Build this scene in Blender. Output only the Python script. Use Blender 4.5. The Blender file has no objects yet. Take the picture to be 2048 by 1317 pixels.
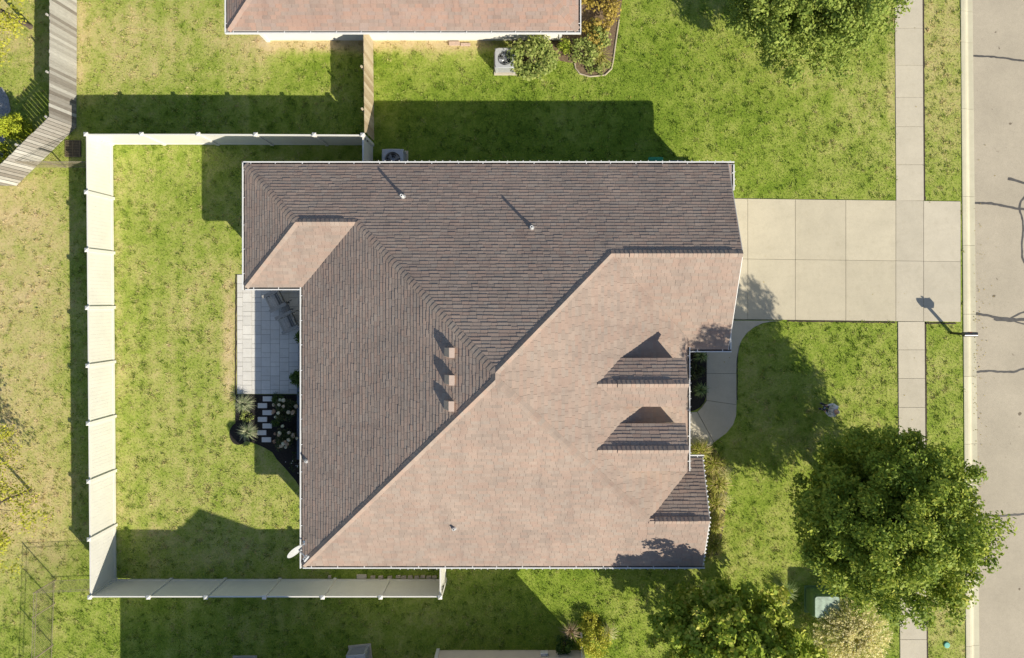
import bpy, bmesh, math, random
import numpy as np
from mathutils import Vector, Matrix

# ------------------------------------------------------------------ camera, sky, sun, exposure
scn = bpy.context.scene
COL = scn.collection
S, H = 44.4, 30.5            # ground pixels per metre and flying height
NX, NY = 1060.0, 600.0       # the point straight below the drone
cam_d = bpy.data.cameras.new('camera')
cam = bpy.data.objects.new('camera', cam_d); COL.objects.link(cam)
cam.location = (0, 0, H)     # looks straight down, north up
cam_d.sensor_width = 36.0
cam_d.lens = S * H / 2048 * 36.0
cam_d.shift_x = -(NX - 1024) / 2048
cam_d.shift_y = -(658.5 - NY) / 2048
cam_d.clip_end = 500
scn.camera = cam

SUNV = Vector((1.10, -1.22, 1.0)).normalized()      # towards the sun
elev = math.asin(SUNV.z)
azim = math.atan2(SUNV.x, SUNV.y)
world = bpy.data.worlds.new('World'); scn.world = world; world.use_nodes = True
wn = world.node_tree.nodes; wl = world.node_tree.links
sky = wn.new('ShaderNodeTexSky'); sky.sky_type = 'NISHITA'; sky.sun_disc = False
sky.sun_elevation = elev; sky.sun_rotation = azim
sky.air_density = 1.0; sky.dust_density = 0.6; sky.ozone_density = 1.0
wl.new(sky.outputs[0], wn['Background'].inputs[0])
wn['Background'].inputs[1].default_value = 0.085
sun_d = bpy.data.lights.new('sun', 'SUN'); sun_d.energy = 4.6; sun_d.angle = math.radians(0.53)
sun_d.color = (1.0, 0.92, 0.76)
sun = bpy.data.objects.new('sun', sun_d); COL.objects.link(sun)
sun.rotation_euler = (-SUNV).to_track_quat('-Z', 'Y').to_euler()
sun.location = (15, -17, 40)
vs = scn.view_settings
vs.view_transform = 'Standard'; vs.look = 'None'; vs.exposure = 0.62; vs.gamma = 1.0
vs.use_curve_mapping = False
scn.cycles.max_bounces = 6
scn.cycles.transparent_max_bounces = 8

# ------------------------------------------------------------------ helpers
def PX(px, py, z=0.0):
    f = (1 - z / H) / S
    return ((px - NX) * f, -(py - NY) * f, z)

def rng(seed): return np.random.default_rng(seed)

ABS = {}                                   # absolute position of unrotated roots
def link(o, parent=None, name=None):
    COL.objects.link(o)
    if parent is not None:
        o.parent = parent
        if parent.name in ABS:
            o.matrix_parent_inverse = Matrix.Translation(-ABS[parent.name])
            ABS[o.name] = Vector((0, 0, 0))
    return o

def tag(o, label=None, cat=None, group=None, kind=None):
    if label: o['label'] = label
    if cat: o['category'] = cat
    if group: o['group'] = group
    if kind: o['kind'] = kind
    return o

def empty(name, loc=(0, 0, 0), rz=0.0, absolute=True):
    o = bpy.data.objects.new(name, None); COL.objects.link(o)
    o.location = loc; o.rotation_euler = (0, 0, rz)
    o.empty_display_size = 0.3
    if absolute and rz == 0: ABS[o.name] = Vector(loc)
    return o

class MB:
    """collects plain shapes; build() links them as one mesh object"""
    def __init__(s): s.v = []; s.f = []; s.a = []; s.m = []; s.mi = 0; s.r = 0.5
    def add(s, vs, fs):
        b = len(s.v); s.v += [tuple(p) for p in vs]; s.a += [s.r] * len(vs)
        for f in fs: s.f.append(tuple(b + i for i in f)); s.m.append(s.mi)
    def box(s, x0, x1, y0, y1, z0, z1):
        s.add([(x0,y0,z0),(x1,y0,z0),(x1,y1,z0),(x0,y1,z0),(x0,y0,z1),(x1,y0,z1),(x1,y1,z1),(x0,y1,z1)],
              [(0,3,2,1),(4,5,6,7),(0,1,5,4),(1,2,6,5),(2,3,7,6),(3,0,4,7)])
        return s
    def obox(s, c, ax, ay, az):
        c = Vector(c); ax = Vector(ax); ay = Vector(ay); az = Vector(az)
        P = [c + i*ax + j*ay + k*az for k in (-1,1) for (i,j) in ((-1,-1),(1,-1),(1,1),(-1,1))]
        s.add(P, [(0,3,2,1),(4,5,6,7),(0,1,5,4),(1,2,6,5),(2,3,7,6),(3,0,4,7)])
        return s
    def bar(s, a, b, w, h, up=(0,0,1)):
        a = Vector(a); b = Vector(b); d = (b - a); L = d.length; d.normalize()
        up = Vector(up)
        if abs(d.dot(up)) > 0.98: up = Vector((1, 0, 0))
        x = d.cross(up).normalized(); y = x.cross(d).normalized()
        return s.obox((a + b) / 2, d * L / 2, x * w / 2, y * h / 2)
    def tube(s, pts, rad, n=8, cap=True):
        pts = [Vector(p) for p in pts]; rings = []
        if not hasattr(rad, '__len__'): rad = [rad] * len(pts)
        V = []; F = []
        for i, p in enumerate(pts):
            d = (pts[min(i+1, len(pts)-1)] - pts[max(i-1, 0)]).normalized()
            u = Vector((0,0,1)) if abs(d.z) < 0.9 else Vector((1,0,0))
            x = d.cross(u).normalized(); y = x.cross(d).normalized()
            for k in range(n):
                t = 2*math.pi*k/n
                V.append(p + rad[i]*(math.cos(t)*x + math.sin(t)*y))
        for i in range(len(pts)-1):
            for k in range(n):
                F.append((i*n+k, i*n+(k+1)%n, (i+1)*n+(k+1)%n, (i+1)*n+k))
        if cap:
            F.append(tuple(range(n-1, -1, -1))); F.append(tuple(range((len(pts)-1)*n, len(pts)*n)))
        s.add(V, F); return s
    def prism(s, poly, z0, z1):
        n = len(poly)
        V = [(p[0], p[1], z0) for p in poly] + [(p[0], p[1], z1) for p in poly]
        area = sum(poly[i][0]*poly[(i+1)%n][1]-poly[(i+1)%n][0]*poly[i][1] for i in range(n))
        if area < 0:
            poly = poly[::-1]
            V = [(p[0], p[1], z0) for p in poly] + [(p[0], p[1], z1) for p in poly]
        F = [tuple(range(n-1, -1, -1)), tuple(range(n, 2*n))]
        F += [(i, (i+1)%n, n+(i+1)%n, n+i) for i in range(n)]
        s.add(V, F); return s
    def disc(s, c, r, z, n=24, r0=0.0):
        V = [(c[0]+r*math.cos(2*math.pi*k/n), c[1]+r*math.sin(2*math.pi*k/n), z) for k in range(n)]
        if r0 <= 0: s.add(V, [tuple(range(n))]); return s
        V += [(c[0]+r0*math.cos(2*math.pi*k/n), c[1]+r0*math.sin(2*math.pi*k/n), z) for k in range(n)]
        s.add(V, [(k, (k+1)%n, n+(k+1)%n, n+k) for k in range(n)]); return s
    def lathe(s, c, prof, n=20):
        V = []; F = []
        for (r, z) in prof:
            for k in range(n):
                V.append((c[0]+r*math.cos(2*math.pi*k/n), c[1]+r*math.sin(2*math.pi*k/n), c[2]+z))
        for i in range(len(prof)-1):
            for k in range(n): F.append((i*n+k, i*n+(k+1)%n, (i+1)*n+(k+1)%n, (i+1)*n+k))
        s.add(V, F); return s
    def ball(s, c, r, n=8, jit=0.0, R=None, sz=1.0):
        V = []; F = []; m = n//2
        for i in range(m+1):
            th = math.pi*i/m
            for k in range(n):
                j = 1 + (R.uniform(-jit, jit) if R is not None and 0 < i < m else 0)
                V.append((c[0]+r*j*math.sin(th)*math.cos(2*math.pi*k/n), c[1]+r*j*math.sin(th)*math.sin(2*math.pi*k/n), c[2]+r*sz*j*math.cos(th)))
        for i in range(m):
            for k in range(n): F.append((i*n+k, (i+1)*n+k, (i+1)*n+(k+1)%n, i*n+(k+1)%n))
        s.add(V, F); return s
    def mesh(s, name, mats, smooth=False):
        me = bpy.data.meshes.new(name); me.from_pydata(s.v, [], s.f)
        if not isinstance(mats, (list, tuple)): mats = [mats]
        for m in mats: me.materials.append(m)
        if any(s.m): me.polygons.foreach_set('material_index', s.m)
        at = me.attributes.new('rnd', 'FLOAT', 'POINT'); at.data.foreach_set('value', s.a)
        if smooth: me.polygons.foreach_set('use_smooth', [True]*len(s.f))
        me.update(); return me
    def build(s, name, mats, parent=None, smooth=False, bevel=0.0):
        me = s.mesh(name, mats, smooth)
        o = bpy.data.objects.new(name, me); link(o, parent)
        if bevel > 0:
            b = o.modifiers.new('bevel', 'BEVEL'); b.width = bevel; b.segments = 1; b.limit_method = 'ANGLE'
        return o

def poly_mesh(name, V, attr, mat):
    """V: (N,k,3) separate small faces, attr: (N,)"""
    N, k, _ = V.shape
    me = bpy.data.meshes.new(name)
    me.vertices.add(N*k); me.vertices.foreach_set('co', V.astype(np.float32).ravel())
    me.loops.add(N*k); me.loops.foreach_set('vertex_index', np.arange(N*k, dtype=np.int32))
    me.polygons.add(N); me.polygons.foreach_set('loop_start', np.arange(0, N*k, k, dtype=np.int32))
    me.materials.append(mat)
    at = me.attributes.new('rnd', 'FLOAT', 'POINT')
    at.data.foreach_set('value', np.repeat(attr, k).astype(np.float32))
    me.update(calc_edges=True); me.validate()
    return me

def norm(a): return a / (np.linalg.norm(a, axis=-1, keepdims=True) + 1e-9)

def leaf_quads(P, Nn, L, W, R):
    t = norm(np.cross(Nn, R.normal(size=P.shape)))
    b = np.cross(Nn, t)
    L = L[:, None]; W = W[:, None]
    return np.stack([P - t*L*0.5, P + b*W*0.5 - t*L*0.05, P + t*L*0.5, P - b*W*0.5 - t*L*0.05], axis=1)

# value noise on a lattice
_LAT = rng(77).random((64, 64))
def vnoise(x, y, sc, off=0.0):
    x = np.asarray(x)*sc + 17.3 + off; y = np.asarray(y)*sc + 5.1 + off*1.7
    xi = np.floor(x).astype(int); yi = np.floor(y).astype(int)
    fx = x - xi; fy = y - yi; fx = fx*fx*(3-2*fx); fy = fy*fy*(3-2*fy)
    g = lambda i, j: _LAT[i % 64, j % 64]
    return (g(xi,yi)*(1-fx)+g(xi+1,yi)*fx)*(1-fy) + (g(xi,yi+1)*(1-fx)+g(xi+1,yi+1)*fx)*fy
def fbm(x, y, sc, off=0.0):
    return 0.5*vnoise(x,y,sc,off)+0.27*vnoise(x,y,sc*2.1,off+3)+0.15*vnoise(x,y,sc*4.3,off+7)+0.08*vnoise(x,y,sc*9,off+11)

def in_poly(x, y, poly):
    x = np.asarray(x); y = np.asarray(y); c = np.zeros(x.shape, bool); n = len(poly)
    for i in range(n):
        x0, y0 = poly[i][:2]; x1, y1 = poly[(i+1) % n][:2]
        if y0 == y1: continue
        hit = ((y0 > y) != (y1 > y)) & (x < (x1-x0)*(y-y0)/(y1-y0)+x0)
        c ^= hit
    return c

# ------------------------------------------------------------------ materials
def new_mat(name):
    m = bpy.data.materials.new(name); m.use_nodes = True
    nt = m.node_tree; b = nt.nodes['Principled BSDF']
    return m, nt, b
def nd(nt, t, **kw):
    n = nt.nodes.new(t)
    for k, v in kw.items(): setattr(n, k, v)
    return n
def ramp(nt, fac, stops, interp='LINEAR'):
    r = nd(nt, 'ShaderNodeValToRGB'); r.color_ramp.interpolation = interp
    el = r.color_ramp.elements
    while len(el) < len(stops): el.new(0.5)
    for e, (p, c) in zip(el, stops): e.position = p; e.color = (c[0], c[1], c[2], 1)
    nt.links.new(fac, r.inputs[0]); return r.outputs[0]
def noise(nt, scale, detail=4, rough=0.55, vec=None, out=0):
    n = nd(nt, 'ShaderNodeTexNoise'); n.inputs['Scale'].default_value = scale
    n.inputs['Detail'].default_value = detail; n.inputs['Roughness'].default_value = rough
    if vec is None:
        g = nd(nt, 'ShaderNodeNewGeometry'); vec = g.outputs['Position']
    nt.links.new(vec, n.inputs['Vector']); return n.outputs[out]
def math_n(nt, op, a, b=None, clamp=False):
    n = nd(nt, 'ShaderNodeMath', operation=op, use_clamp=clamp)
    for i, x in enumerate((a, b)):
        if x is None: continue
        if isinstance(x, (int, float)): n.inputs[i].default_value = x
        else: nt.links.new(x, n.inputs[i])
    return n.outputs[0]
def attr(nt, name='rnd'):
    a = nd(nt, 'ShaderNodeAttribute'); a.attribute_name = name; return a.outputs['Fac']
def bump(nt, b, h, strength=0.3, dist=0.02):
    n = nd(nt, 'ShaderNodeBump'); n.inputs['Strength'].default_value = strength; n.inputs['Distance'].default_value = dist
    nt.links.new(h, n.inputs['Height']); nt.links.new(n.outputs[0], b.inputs['Normal'])
def mulc(nt, c, f):
    n = nd(nt, 'ShaderNodeMix', data_type='RGBA', blend_type='MULTIPLY'); n.inputs[0].default_value = 1.0
    nt.links.new(c, n.inputs[6])
    if hasattr(f, 'links'): nt.links.new(f, n.inputs[7])
    else: n.inputs[7].default_value = f
    return n.outputs[2]
def mixc(nt, fac, a, b):
    n = nd(nt, 'ShaderNodeMix', data_type='RGBA')
    for i, x in ((0, fac), (6, a), (7, b)):
        if isinstance(x, (int, float)): n.inputs[i].default_value = x
        elif isinstance(x, tuple): n.inputs[i].default_value = (x[0], x[1], x[2], 1)
        else: nt.links.new(x, n.inputs[i])
    return n.outputs[2]

def simple(name, col, rough=0.6, metal=0.0, var=0.15, scale=6.0, spec=0.4, bmp=0.0):
    m, nt, b = new_mat(name)
    n = noise(nt, scale, 5, 0.6)
    lo = tuple(c*(1-var) for c in col); hi = tuple(min(1, c*(1+var)) for c in col)
    c = ramp(nt, n, [(0.3, lo), (0.7, hi)])
    nt.links.new(c, b.inputs['Base Color'])
    b.inputs['Roughness'].default_value = rough; b.inputs['Metallic'].default_value = metal
    b.inputs['Specular IOR Level'].default_value = spec
    if bmp: bump(nt, b, noise(nt, scale*8, 3), bmp, 0.01)
    return m

def leaf_mat(name, stops, trans=0.28, rough=0.6, spec=0.2):
    m, nt, b = new_mat(name)
    c = ramp(nt, attr(nt), stops)
    nt.links.new(c, b.inputs['Base Color']); b.inputs['Roughness'].default_value = rough
    b.inputs['Specular IOR Level'].default_value = spec
    t = nd(nt, 'ShaderNodeBsdfTranslucent')
    nt.links.new(c, t.inputs['Color'])
    mx = nd(nt, 'ShaderNodeMixShader'); mx.inputs[0].default_value = trans
    nt.links.new(b.outputs[0], mx.inputs[1]); nt.links.new(t.outputs[0], mx.inputs[2])
    nt.links.new(mx.outputs[0], nt.nodes['Material Output'].inputs[0])
    return m

M = {}
# asphalt shingle, colour differs from tab to tab, granules and weather streaks
def shingle_mat(name, stops, k=1.0):
    m, nt, b = new_mat(name)
    c = ramp(nt, attr(nt), [(p, tuple(x*k for x in q)) for p, q in stops])
    g = ramp(nt, noise(nt, 60, 2, 0.7), [(0.3, (.84,.84,.84)), (0.72, (1.12,1.1,1.08))])
    s = ramp(nt, noise(nt, 0.55, 4, 0.6), [(0.3, (.86,.86,.87)), (0.7, (1.06,1.05,1.04))])
    c = mulc(nt, mulc(nt, c, g), s)
    # rain streaks running down each slope
    ge = nd(nt, 'ShaderNodeNewGeometry'); sp = nd(nt, 'ShaderNodeSeparateXYZ'); nt.links.new(ge.outputs['True Normal'], sp.inputs[0])
    side = math_n(nt, 'GREATER_THAN', math_n(nt, 'ABSOLUTE', sp.outputs[0]), math_n(nt, 'ABSOLUTE', sp.outputs[1]))
    st_ = []
    for sc in ((1.6, .22, .22), (.22, 1.6, .22)):
        mp = nd(nt, 'ShaderNodeMapping'); mp.inputs['Scale'].default_value = sc
        nt.links.new(ge.outputs['Position'], mp.inputs['Vector']); st_.append(noise(nt, 1.3, 5, 0.65, mp.outputs[0]))
    mixf = nd(nt, 'ShaderNodeMix', data_type='FLOAT'); nt.links.new(side, mixf.inputs[0]); nt.links.new(st_[0], mixf.inputs[2]); nt.links.new(st_[1], mixf.inputs[3])
    c = mulc(nt, c, ramp(nt, mixf.outputs[0], [(0.30, (.88,.88,.89)), (0.48, (1,1,1)), (0.7, (1.03,1.025,1.02))]))
    nt.links.new(c, b.inputs['Base Color']); b.inputs['Roughness'].default_value = 0.92
    b.inputs['Specular IOR Level'].default_value = 0.085
    bump(nt, b, noise(nt, 130, 2, 0.7), 0.25, 0.004)
    return m
M['shingle'] = shingle_mat('brown_shingle', [(0.0,(.32,.26,.222)),(0.25,(.345,.275,.232)),(0.5,(.36,.268,.222)),(0.75,(.375,.295,.248)),(1.0,(.345,.288,.248))])
M['shingle_red'] = shingle_mat('rust_shingle', [(0.0,(.33,.245,.205)),(0.25,(.355,.28,.24)),(0.5,(.40,.265,.21)),(0.75,(.365,.285,.25)),(0.9,(.40,.27,.215)),(1.0,(.35,.28,.245))])
M['deck'] = simple('roof_deck', (.33,.25,.205), 0.95, var=.1)
M['white'] = simple('white_aluminium', (.66,.66,.655), 0.45, var=.04)
M['vinyl'] = simple('white_vinyl', (.67,.655,.605), 0.38, var=.05, scale=1.2, spec=.5)
M['trough'] = simple('gutter_dirt', (.075,.06,.05), 0.95, var=.4, scale=9)
M['siding'] = simple('pale_siding', (.68,.66,.61), 0.6, var=.04, scale=2)
M['siding_b'] = simple('beige_siding', (.60,.53,.45), 0.6, var=.04, scale=2)
M['soffit'] = simple('soffit', (.62,.61,.58), 0.7, var=.04)
M['brick'] = simple('brown_brick', (.26,.17,.13), 0.85, var=.25, scale=14)
def concrete(name, col, k=1.0):
    m, nt, b = new_mat(name)
    lo = tuple(c*.94 for c in col); hi = tuple(c*1.04 for c in col)
    c = ramp(nt, noise(nt, 1.1, 6, 0.62), [(0.32, lo), (0.62, hi)])
    c = mulc(nt, c, ramp(nt, noise(nt, 45, 3, 0.6), [(0.35, (.93,.93,.93)), (0.65, (1.05,1.05,1.05))]))
    c = mulc(nt, c, ramp(nt, noise(nt, 4.5, 5, 0.7), [(0.34, (.95,.945,.93)), (0.5, (1,1,1))]))
    rv = ramp(nt, attr(nt), [(0, (.93,.93,.93)), (1, (1.05,1.05,1.05))])
    c = mulc(nt, c, rv)
    nt.links.new(c, b.inputs['Base Color']); b.inputs['Roughness'].default_value = 0.88
    b.inputs['Specular IOR Level'].default_value = 0.2
    bump(nt, b, noise(nt, 90, 3), 0.2, 0.004)
    return m
M['concrete'] = concrete('warm_concrete', (.53,.475,.36))
M['walk'] = concrete('grey_concrete', (.51,.46,.365))
M['kerb'] = concrete('kerb_concrete', (.56,.52,.385))
M['paver'] = concrete('pale_paver', (.62,.60,.56))
M['joint'] = simple('joint_sand', (.19,.175,.15), 0.95)
m, nt, b = new_mat('old_asphalt')
c = ramp(nt, noise(nt, 70, 3, 0.75), [(0.32, (.30,.265,.205)), (0.5, (.445,.39,.305)), (0.7, (.535,.47,.37))])
c = mulc(nt, c, ramp(nt, noise(nt, 0.5, 5, 0.6), [(0.3, (.90,.90,.90)), (0.7, (1.05,1.05,1.05))]))
spot = ramp(nt, noise(nt, 2.6, 2, 0.4), [(0.235, (.42,.4,.38)), (0.26, (1,1,1))])
c = mulc(nt, c, ramp(nt, noise(nt, 11, 1, 0.3), [(0.16, (.45,.42,.40)), (0.20, (1,1,1))]))
c = mulc(nt, c, ramp(nt, noise(nt, 5, 6, 0.75), [(0.30, (.95,.95,.95)), (0.62, (1.03,1.03,1.02))]))
c = mulc(nt, c, spot)
nt.links.new(c, b.inputs['Base Color']); b.inputs['Roughness'].default_value = 0.93; b.inputs['Specular IOR Level'].default_value = .2
bump(nt, b, noise(nt, 90, 3, 0.7), 0.5, 0.008)
M['asphalt'] = m
M['tar'] = simple('crack_sealer', (.085,.08,.075), 0.6, var=.25, scale=5)
M['soil'] = simple('bare_soil', (.055,.042,.030), 0.95, var=.45, scale=12, bmp=.6)
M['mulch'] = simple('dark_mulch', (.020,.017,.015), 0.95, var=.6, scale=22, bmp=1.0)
M['bronze'] = simple('bronze_metal', (.26,.22,.16), 0.5, var=.2)
M['black'] = simple('black_metal', (.018,.018,.019), 0.4, var=.2)
M['grate'] = simple('cast_iron', (.13,.105,.06), 0.7, var=.3, scale=10)
M['grey_metal'] = simple('grey_metal', (.46,.47,.48), 0.45, metal=.2, var=.06)
M['galv'] = simple('galvanised', (.55,.56,.58), 0.35, metal=.5, var=.08)
M['ac_coil'] = simple('condenser_coil', (.16,.16,.155), 0.6, var=.2)
M['fan'] = simple('fan_blade', (.33,.34,.36), 0.4, metal=.4, var=.1)
def wood(name, stops, sc=(3, 3, 30)):
    m, nt, b = new_mat(name)
    g = nd(nt, 'ShaderNodeNewGeometry')
    mp = nd(nt, 'ShaderNodeMapping'); mp.inputs['Scale'].default_value = sc
    nt.links.new(g.outputs['Position'], mp.inputs['Vector'])
    n = noise(nt, 3.0, 5, 0.65, mp.outputs[0])
    c = mulc(nt, ramp(nt, attr(nt), stops), ramp(nt, n, [(0.3, (.70,.70,.70)), (0.7, (1.15,1.15,1.15))]))
    nt.links.new(c, b.inputs['Base Color']); b.inputs['Roughness'].default_value = 0.85
    b.inputs['Specular IOR Level'].default_value = .2
    bump(nt, b, n, 0.4, 0.006)
    return m
M['wood_grey'] = wood('weathered_wood', [(0,(.20,.175,.15)),(.3,(.30,.275,.245)),(.7,(.40,.38,.345)),(1,(.52,.50,.46))], (25, 25, 1.5))
M['wood_tan'] = wood('cedar_wood', [(0,(.34,.26,.16)),(.5,(.44,.36,.24)),(1,(.54,.46,.33))], (25, 25, 1.5))
M['chair'] = wood('grey_slat', [(0,(.11,.11,.11)),(1,(.62,.60,.56))], (6, 6, 6))
M['ledge'] = simple('slate_paint', (.09,.115,.155), 0.55, var=.15)
M['bark'] = simple('bark', (.11,.085,.065), 0.95, var=.4, scale=14, bmp=.8)
M['green_box'] = simple('green_enamel', (.13,.21,.085), 0.6, var=.12, spec=.2)
M['green_bin'] = simple('green_plastic', (.03,.26,.13), 0.5, var=.08)
M['blue_bin'] = simple('navy_plastic', (.03,.04,.10), 0.5, var=.08)
M['blue_lid'] = simple('blue_plastic', (.12,.15,.33), 0.5, var=.08)
M['teal'] = simple('teal_lid', (.12,.42,.33), 0.6, var=.1)
M['stone'] = simple('edging_stone', (.42,.36,.27), 0.9, var=.2, scale=10)
M['pinkstone'] = simple('pink_paver', (.50,.37,.30), 0.9, var=.12, scale=10)
M['gravel'] = simple('grey_gravel', (.30,.30,.31), 0.9, var=.45, scale=18, bmp=1)
M['skin'] = simple('skin', (.60,.36,.27), 0.5, var=.05)
M['shirt'] = simple('grey_hoodie', (.62,.63,.68), 0.9, var=.10, scale=9)
M['trouser'] = simple('navy_trousers', (.03,.035,.055), 0.9, var=.2)
M['shoe'] = simple('grey_shoes', (.20,.19,.17), 0.7, var=.2)
M['hair'] = simple('brown_hair', (.11,.06,.035), 0.7, var=.3)
M['flower'] = leaf_mat('hydrangea_bloom', [(0,(.30,.19,.13)),(.4,(.46,.34,.24)),(.75,(.62,.57,.42)),(1,(.70,.72,.50))], .15, .8)
# foliage
M['leaf_big'] = leaf_mat('pear_leaf', [(0,(.09,.155,.02)),(.35,(.175,.255,.032)),(.7,(.30,.37,.046)),(.92,(.48,.48,.07)),(1,(.52,.34,.085))])
M['leaf_north'] = leaf_mat('ash_leaf', [(0,(.12,.18,.035)),(.4,(.21,.29,.05)),(.8,(.32,.38,.075)),(1,(.44,.46,.14))])
M['leaf_south'] = leaf_mat('redbud_leaf', [(0,(.15,.23,.025)),(.4,(.27,.37,.04)),(.68,(.40,.46,.06)),(.84,(.62,.59,.12)),(1,(.76,.66,.22))])
M['leaf_yellow'] = leaf_mat('locust_leaf', [(0,(.24,.28,.03)),(.5,(.42,.42,.05)),(1,(.60,.54,.08))])
M['leaf_pale'] = leaf_mat('pale_leaf', [(0,(.14,.20,.04)),(.5,(.26,.32,.08)),(.85,(.40,.42,.13)),(1,(.52,.45,.12))])
M['leaf_gold'] = leaf_mat('gold_leaf', [(0,(.20,.15,.025)),(.5,(.38,.29,.06)),(1,(.52,.40,.10))])
M['leaf_arb'] = leaf_mat('arborvitae', [(0,(.20,.27,.02)),(.5,(.36,.42,.03)),(1,(.52,.52,.05))], .2)
M['leaf_dark'] = leaf_mat('dark_leaf', [(0,(.03,.06,.012)),(.5,(.055,.105,.02)),(1,(.11,.18,.035))])
M['leaf_hyd'] = leaf_mat('hydrangea_leaf', [(0,(.03,.055,.02)),(.6,(.06,.085,.03)),(1,(.12,.10,.06))])
M['blade_var'] = leaf_mat('variegated_blade', [(0,(.13,.20,.08)),(.5,(.34,.38,.21)),(1,(.60,.58,.40))], .3)
M['blade_yellow'] = leaf_mat('yellow_blade', [(0,(.22,.27,.035)),(.5,(.45,.45,.08)),(.85,(.58,.50,.18)),(1,(.60,.46,.28))], .35)
M['blade_blond'] = leaf_mat('blond_plume', [(0,(.44,.50,.12)),(.3,(.70,.68,.30)),(.7,(.88,.80,.48)),(1,(.92,.86,.60))], .5)
M['blade_green'] = leaf_mat('yucca_blade', [(0,(.11,.18,.05)),(.6,(.22,.31,.11)),(1,(.48,.52,.24))], .25)
M['twig'] = leaf_mat('dead_twig', [(0,(.28,.19,.11)),(1,(.55,.44,.30))], .1)

GR = [(0.0,(.10,.175,.02)),(0.25,(.21,.305,.036)),(0.42,(.335,.405,.082)),(0.58,(.47,.465,.165)),(0.76,(.60,.50,.26)),(1.0,(.70,.57,.36))]
M['grass'] = leaf_mat('grass_blade', GR, .35, .6, .25)
m, nt, b = new_mat('lawn_soil')
a = attr(nt, 'dry')
n1 = noise(nt, 9, 4, 0.7); n2 = noise(nt, 38, 2, 0.6)
f = math_n(nt, 'ADD', a, math_n(nt, 'MULTIPLY', math_n(nt, 'SUBTRACT', n1, 0.5), 0.55))
f = math_n(nt, 'ADD', f, math_n(nt, 'MULTIPLY', math_n(nt, 'SUBTRACT', n2, 0.5), 0.5), True)
c = ramp(nt, f, GR)
nt.links.new(mulc(nt, c, (.92,.90,.86,1)), b.inputs['Base Color']); b.inputs['Roughness'].default_value = .95
b.inputs['Specular IOR Level'].default_value = .1
bump(nt, b, noise(nt, 45, 4, .7), .8, .03)
M['lawn'] = m

def copy_tree(o, parent=None):
    c = o.copy(); COL.objects.link(c)
    if parent is not None:
        c.parent = parent
    for ch in list(o.children): copy_tree(ch, c)
    return c

# ------------------------------------------------------------------ the setting: ground, road, concrete
def kerb_l(y): return 19.50 - 0.0082*y           # left edge of the kerb (world x)
def kerb_r(y): return 20.13 - 0.0105*y
big = MB(); big.add([(-150,-150,-.16),(150,-150,-.16),(150,150,-.16),(-150,150,-.16)], [(0,1,2,3)])
og = big.build('ground', M['lawn']); tag(og, kind='structure')
at = og.data.attributes.new('dry', 'FLOAT', 'POINT'); at.data.foreach_set('value', [.42]*4)

def sbox(v, a, b, s):
    return 1/(1+np.exp(-(v-a)/s)) * 1/(1+np.exp((v-b)/s))
def dryness(x, y):
    """how straw-coloured the lawn is, 0..1"""
    px = NX + x*S; py = NY - y*S
    d = np.full(np.shape(x), 0.335)
    d += .33*sbox(px, -400, 150, 20)*sbox(py, 330, 1160, 30)        # beyond the white fence
    d += .24*sbox(px, 150, 520, 50)*sbox(py, -300, 185, 40)         # back corner by the wooden fence
    d += .10*sbox(px, 225, 600, 20)*sbox(py, 285, 1160, 20)         # fenced back yard
    d += .20*sbox(px, -400, 80, 30)*sbox(py, -300, 170, 40)
    d += .16*sbox(px, 1560, 1790, 60)*sbox(py, -200, 420, 60)       # by the pavement
    d += .22*sbox(px, 1845, 1930, 4)*sbox(py, -300, 330, 50)
    d += .10*sbox(px, 1845, 1930, 4)*sbox(py, 640, 900, 30)
    d += .12*sbox(px, 1845, 1930, 4)*sbox(py, 1100, 1500, 50)
    d += .55*sbox(px, 500, 1000, 25)*sbox(py, 70, 102, 6)           # worn strip along the neighbour's wall
    d += .30*sbox(px, 448, 472, 4)*sbox(py, 545, 800, 20)           # beside the patio
    d += .32*sbox(px, 156, 168, 4)*sbox(py, -300, 190, 8)
    d += .12*sbox(px, 230, 245, 4)*sbox(py, 300, 1060, 20)
    d += .20*sbox(px, 1775, 1792, 5)*sbox(py, 60, 260, 30)
    d += .12*sbox(px, 1480, 1600, 30)*sbox(py, 1000, 1180, 30)
    d -= .10*sbox(px, 760, 1560, 60)*sbox(py, 100, 400, 40)
    d -= .10*sbox(px, 880, 1330, 40)*sbox(py, 1130, 1330, 30)
    n = fbm(x, y, .35)-.5; n2 = fbm(x, y, 1.5, 5)-.5; n3 = vnoise(x, y, 4.5, 9)-.5
    return np.clip(d + .02 + .30*n + .24*n2 + .18*n3 + .030*np.sin(px*.17)*sbox(px, 225, 600, 20), 0, 1)

# lawn grid
nx_, ny_ = 330, 230
yy = np.linspace(-19, 16, ny_); tt = np.linspace(0, 1, nx_)
Yg, Tg = np.meshgrid(yy, tt, indexing='ij')
Xg = -30 + (kerb_l(Yg)+.05+30)*Tg
Zg = (fbm(Xg, Yg, .25, 2)-.5)*.03
me = bpy.data.meshes.new('lawn')
idx = np.arange(nx_*ny_).reshape(ny_, nx_)
fq = np.stack([idx[:-1,:-1], idx[:-1,1:], idx[1:,1:], idx[1:,:-1]], -1).reshape(-1, 4)
co = np.stack([Xg, Yg, Zg], -1).reshape(-1, 3)
me.vertices.add(len(co)); me.vertices.foreach_set('co', co.astype(np.float32).ravel())
me.loops.add(fq.size); me.loops.foreach_set('vertex_index', fq.astype(np.int32).ravel())
me.polygons.add(len(fq)); me.polygons.foreach_set('loop_start', np.arange(0, fq.size, 4, dtype=np.int32))
me.materials.append(M['lawn'])
at = me.attributes.new('dry', 'FLOAT', 'POINT'); at.data.foreach_set('value', dryness(co[:,0], co[:,1]).astype(np.float32))
me.update(calc_edges=True); me.validate()
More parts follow.
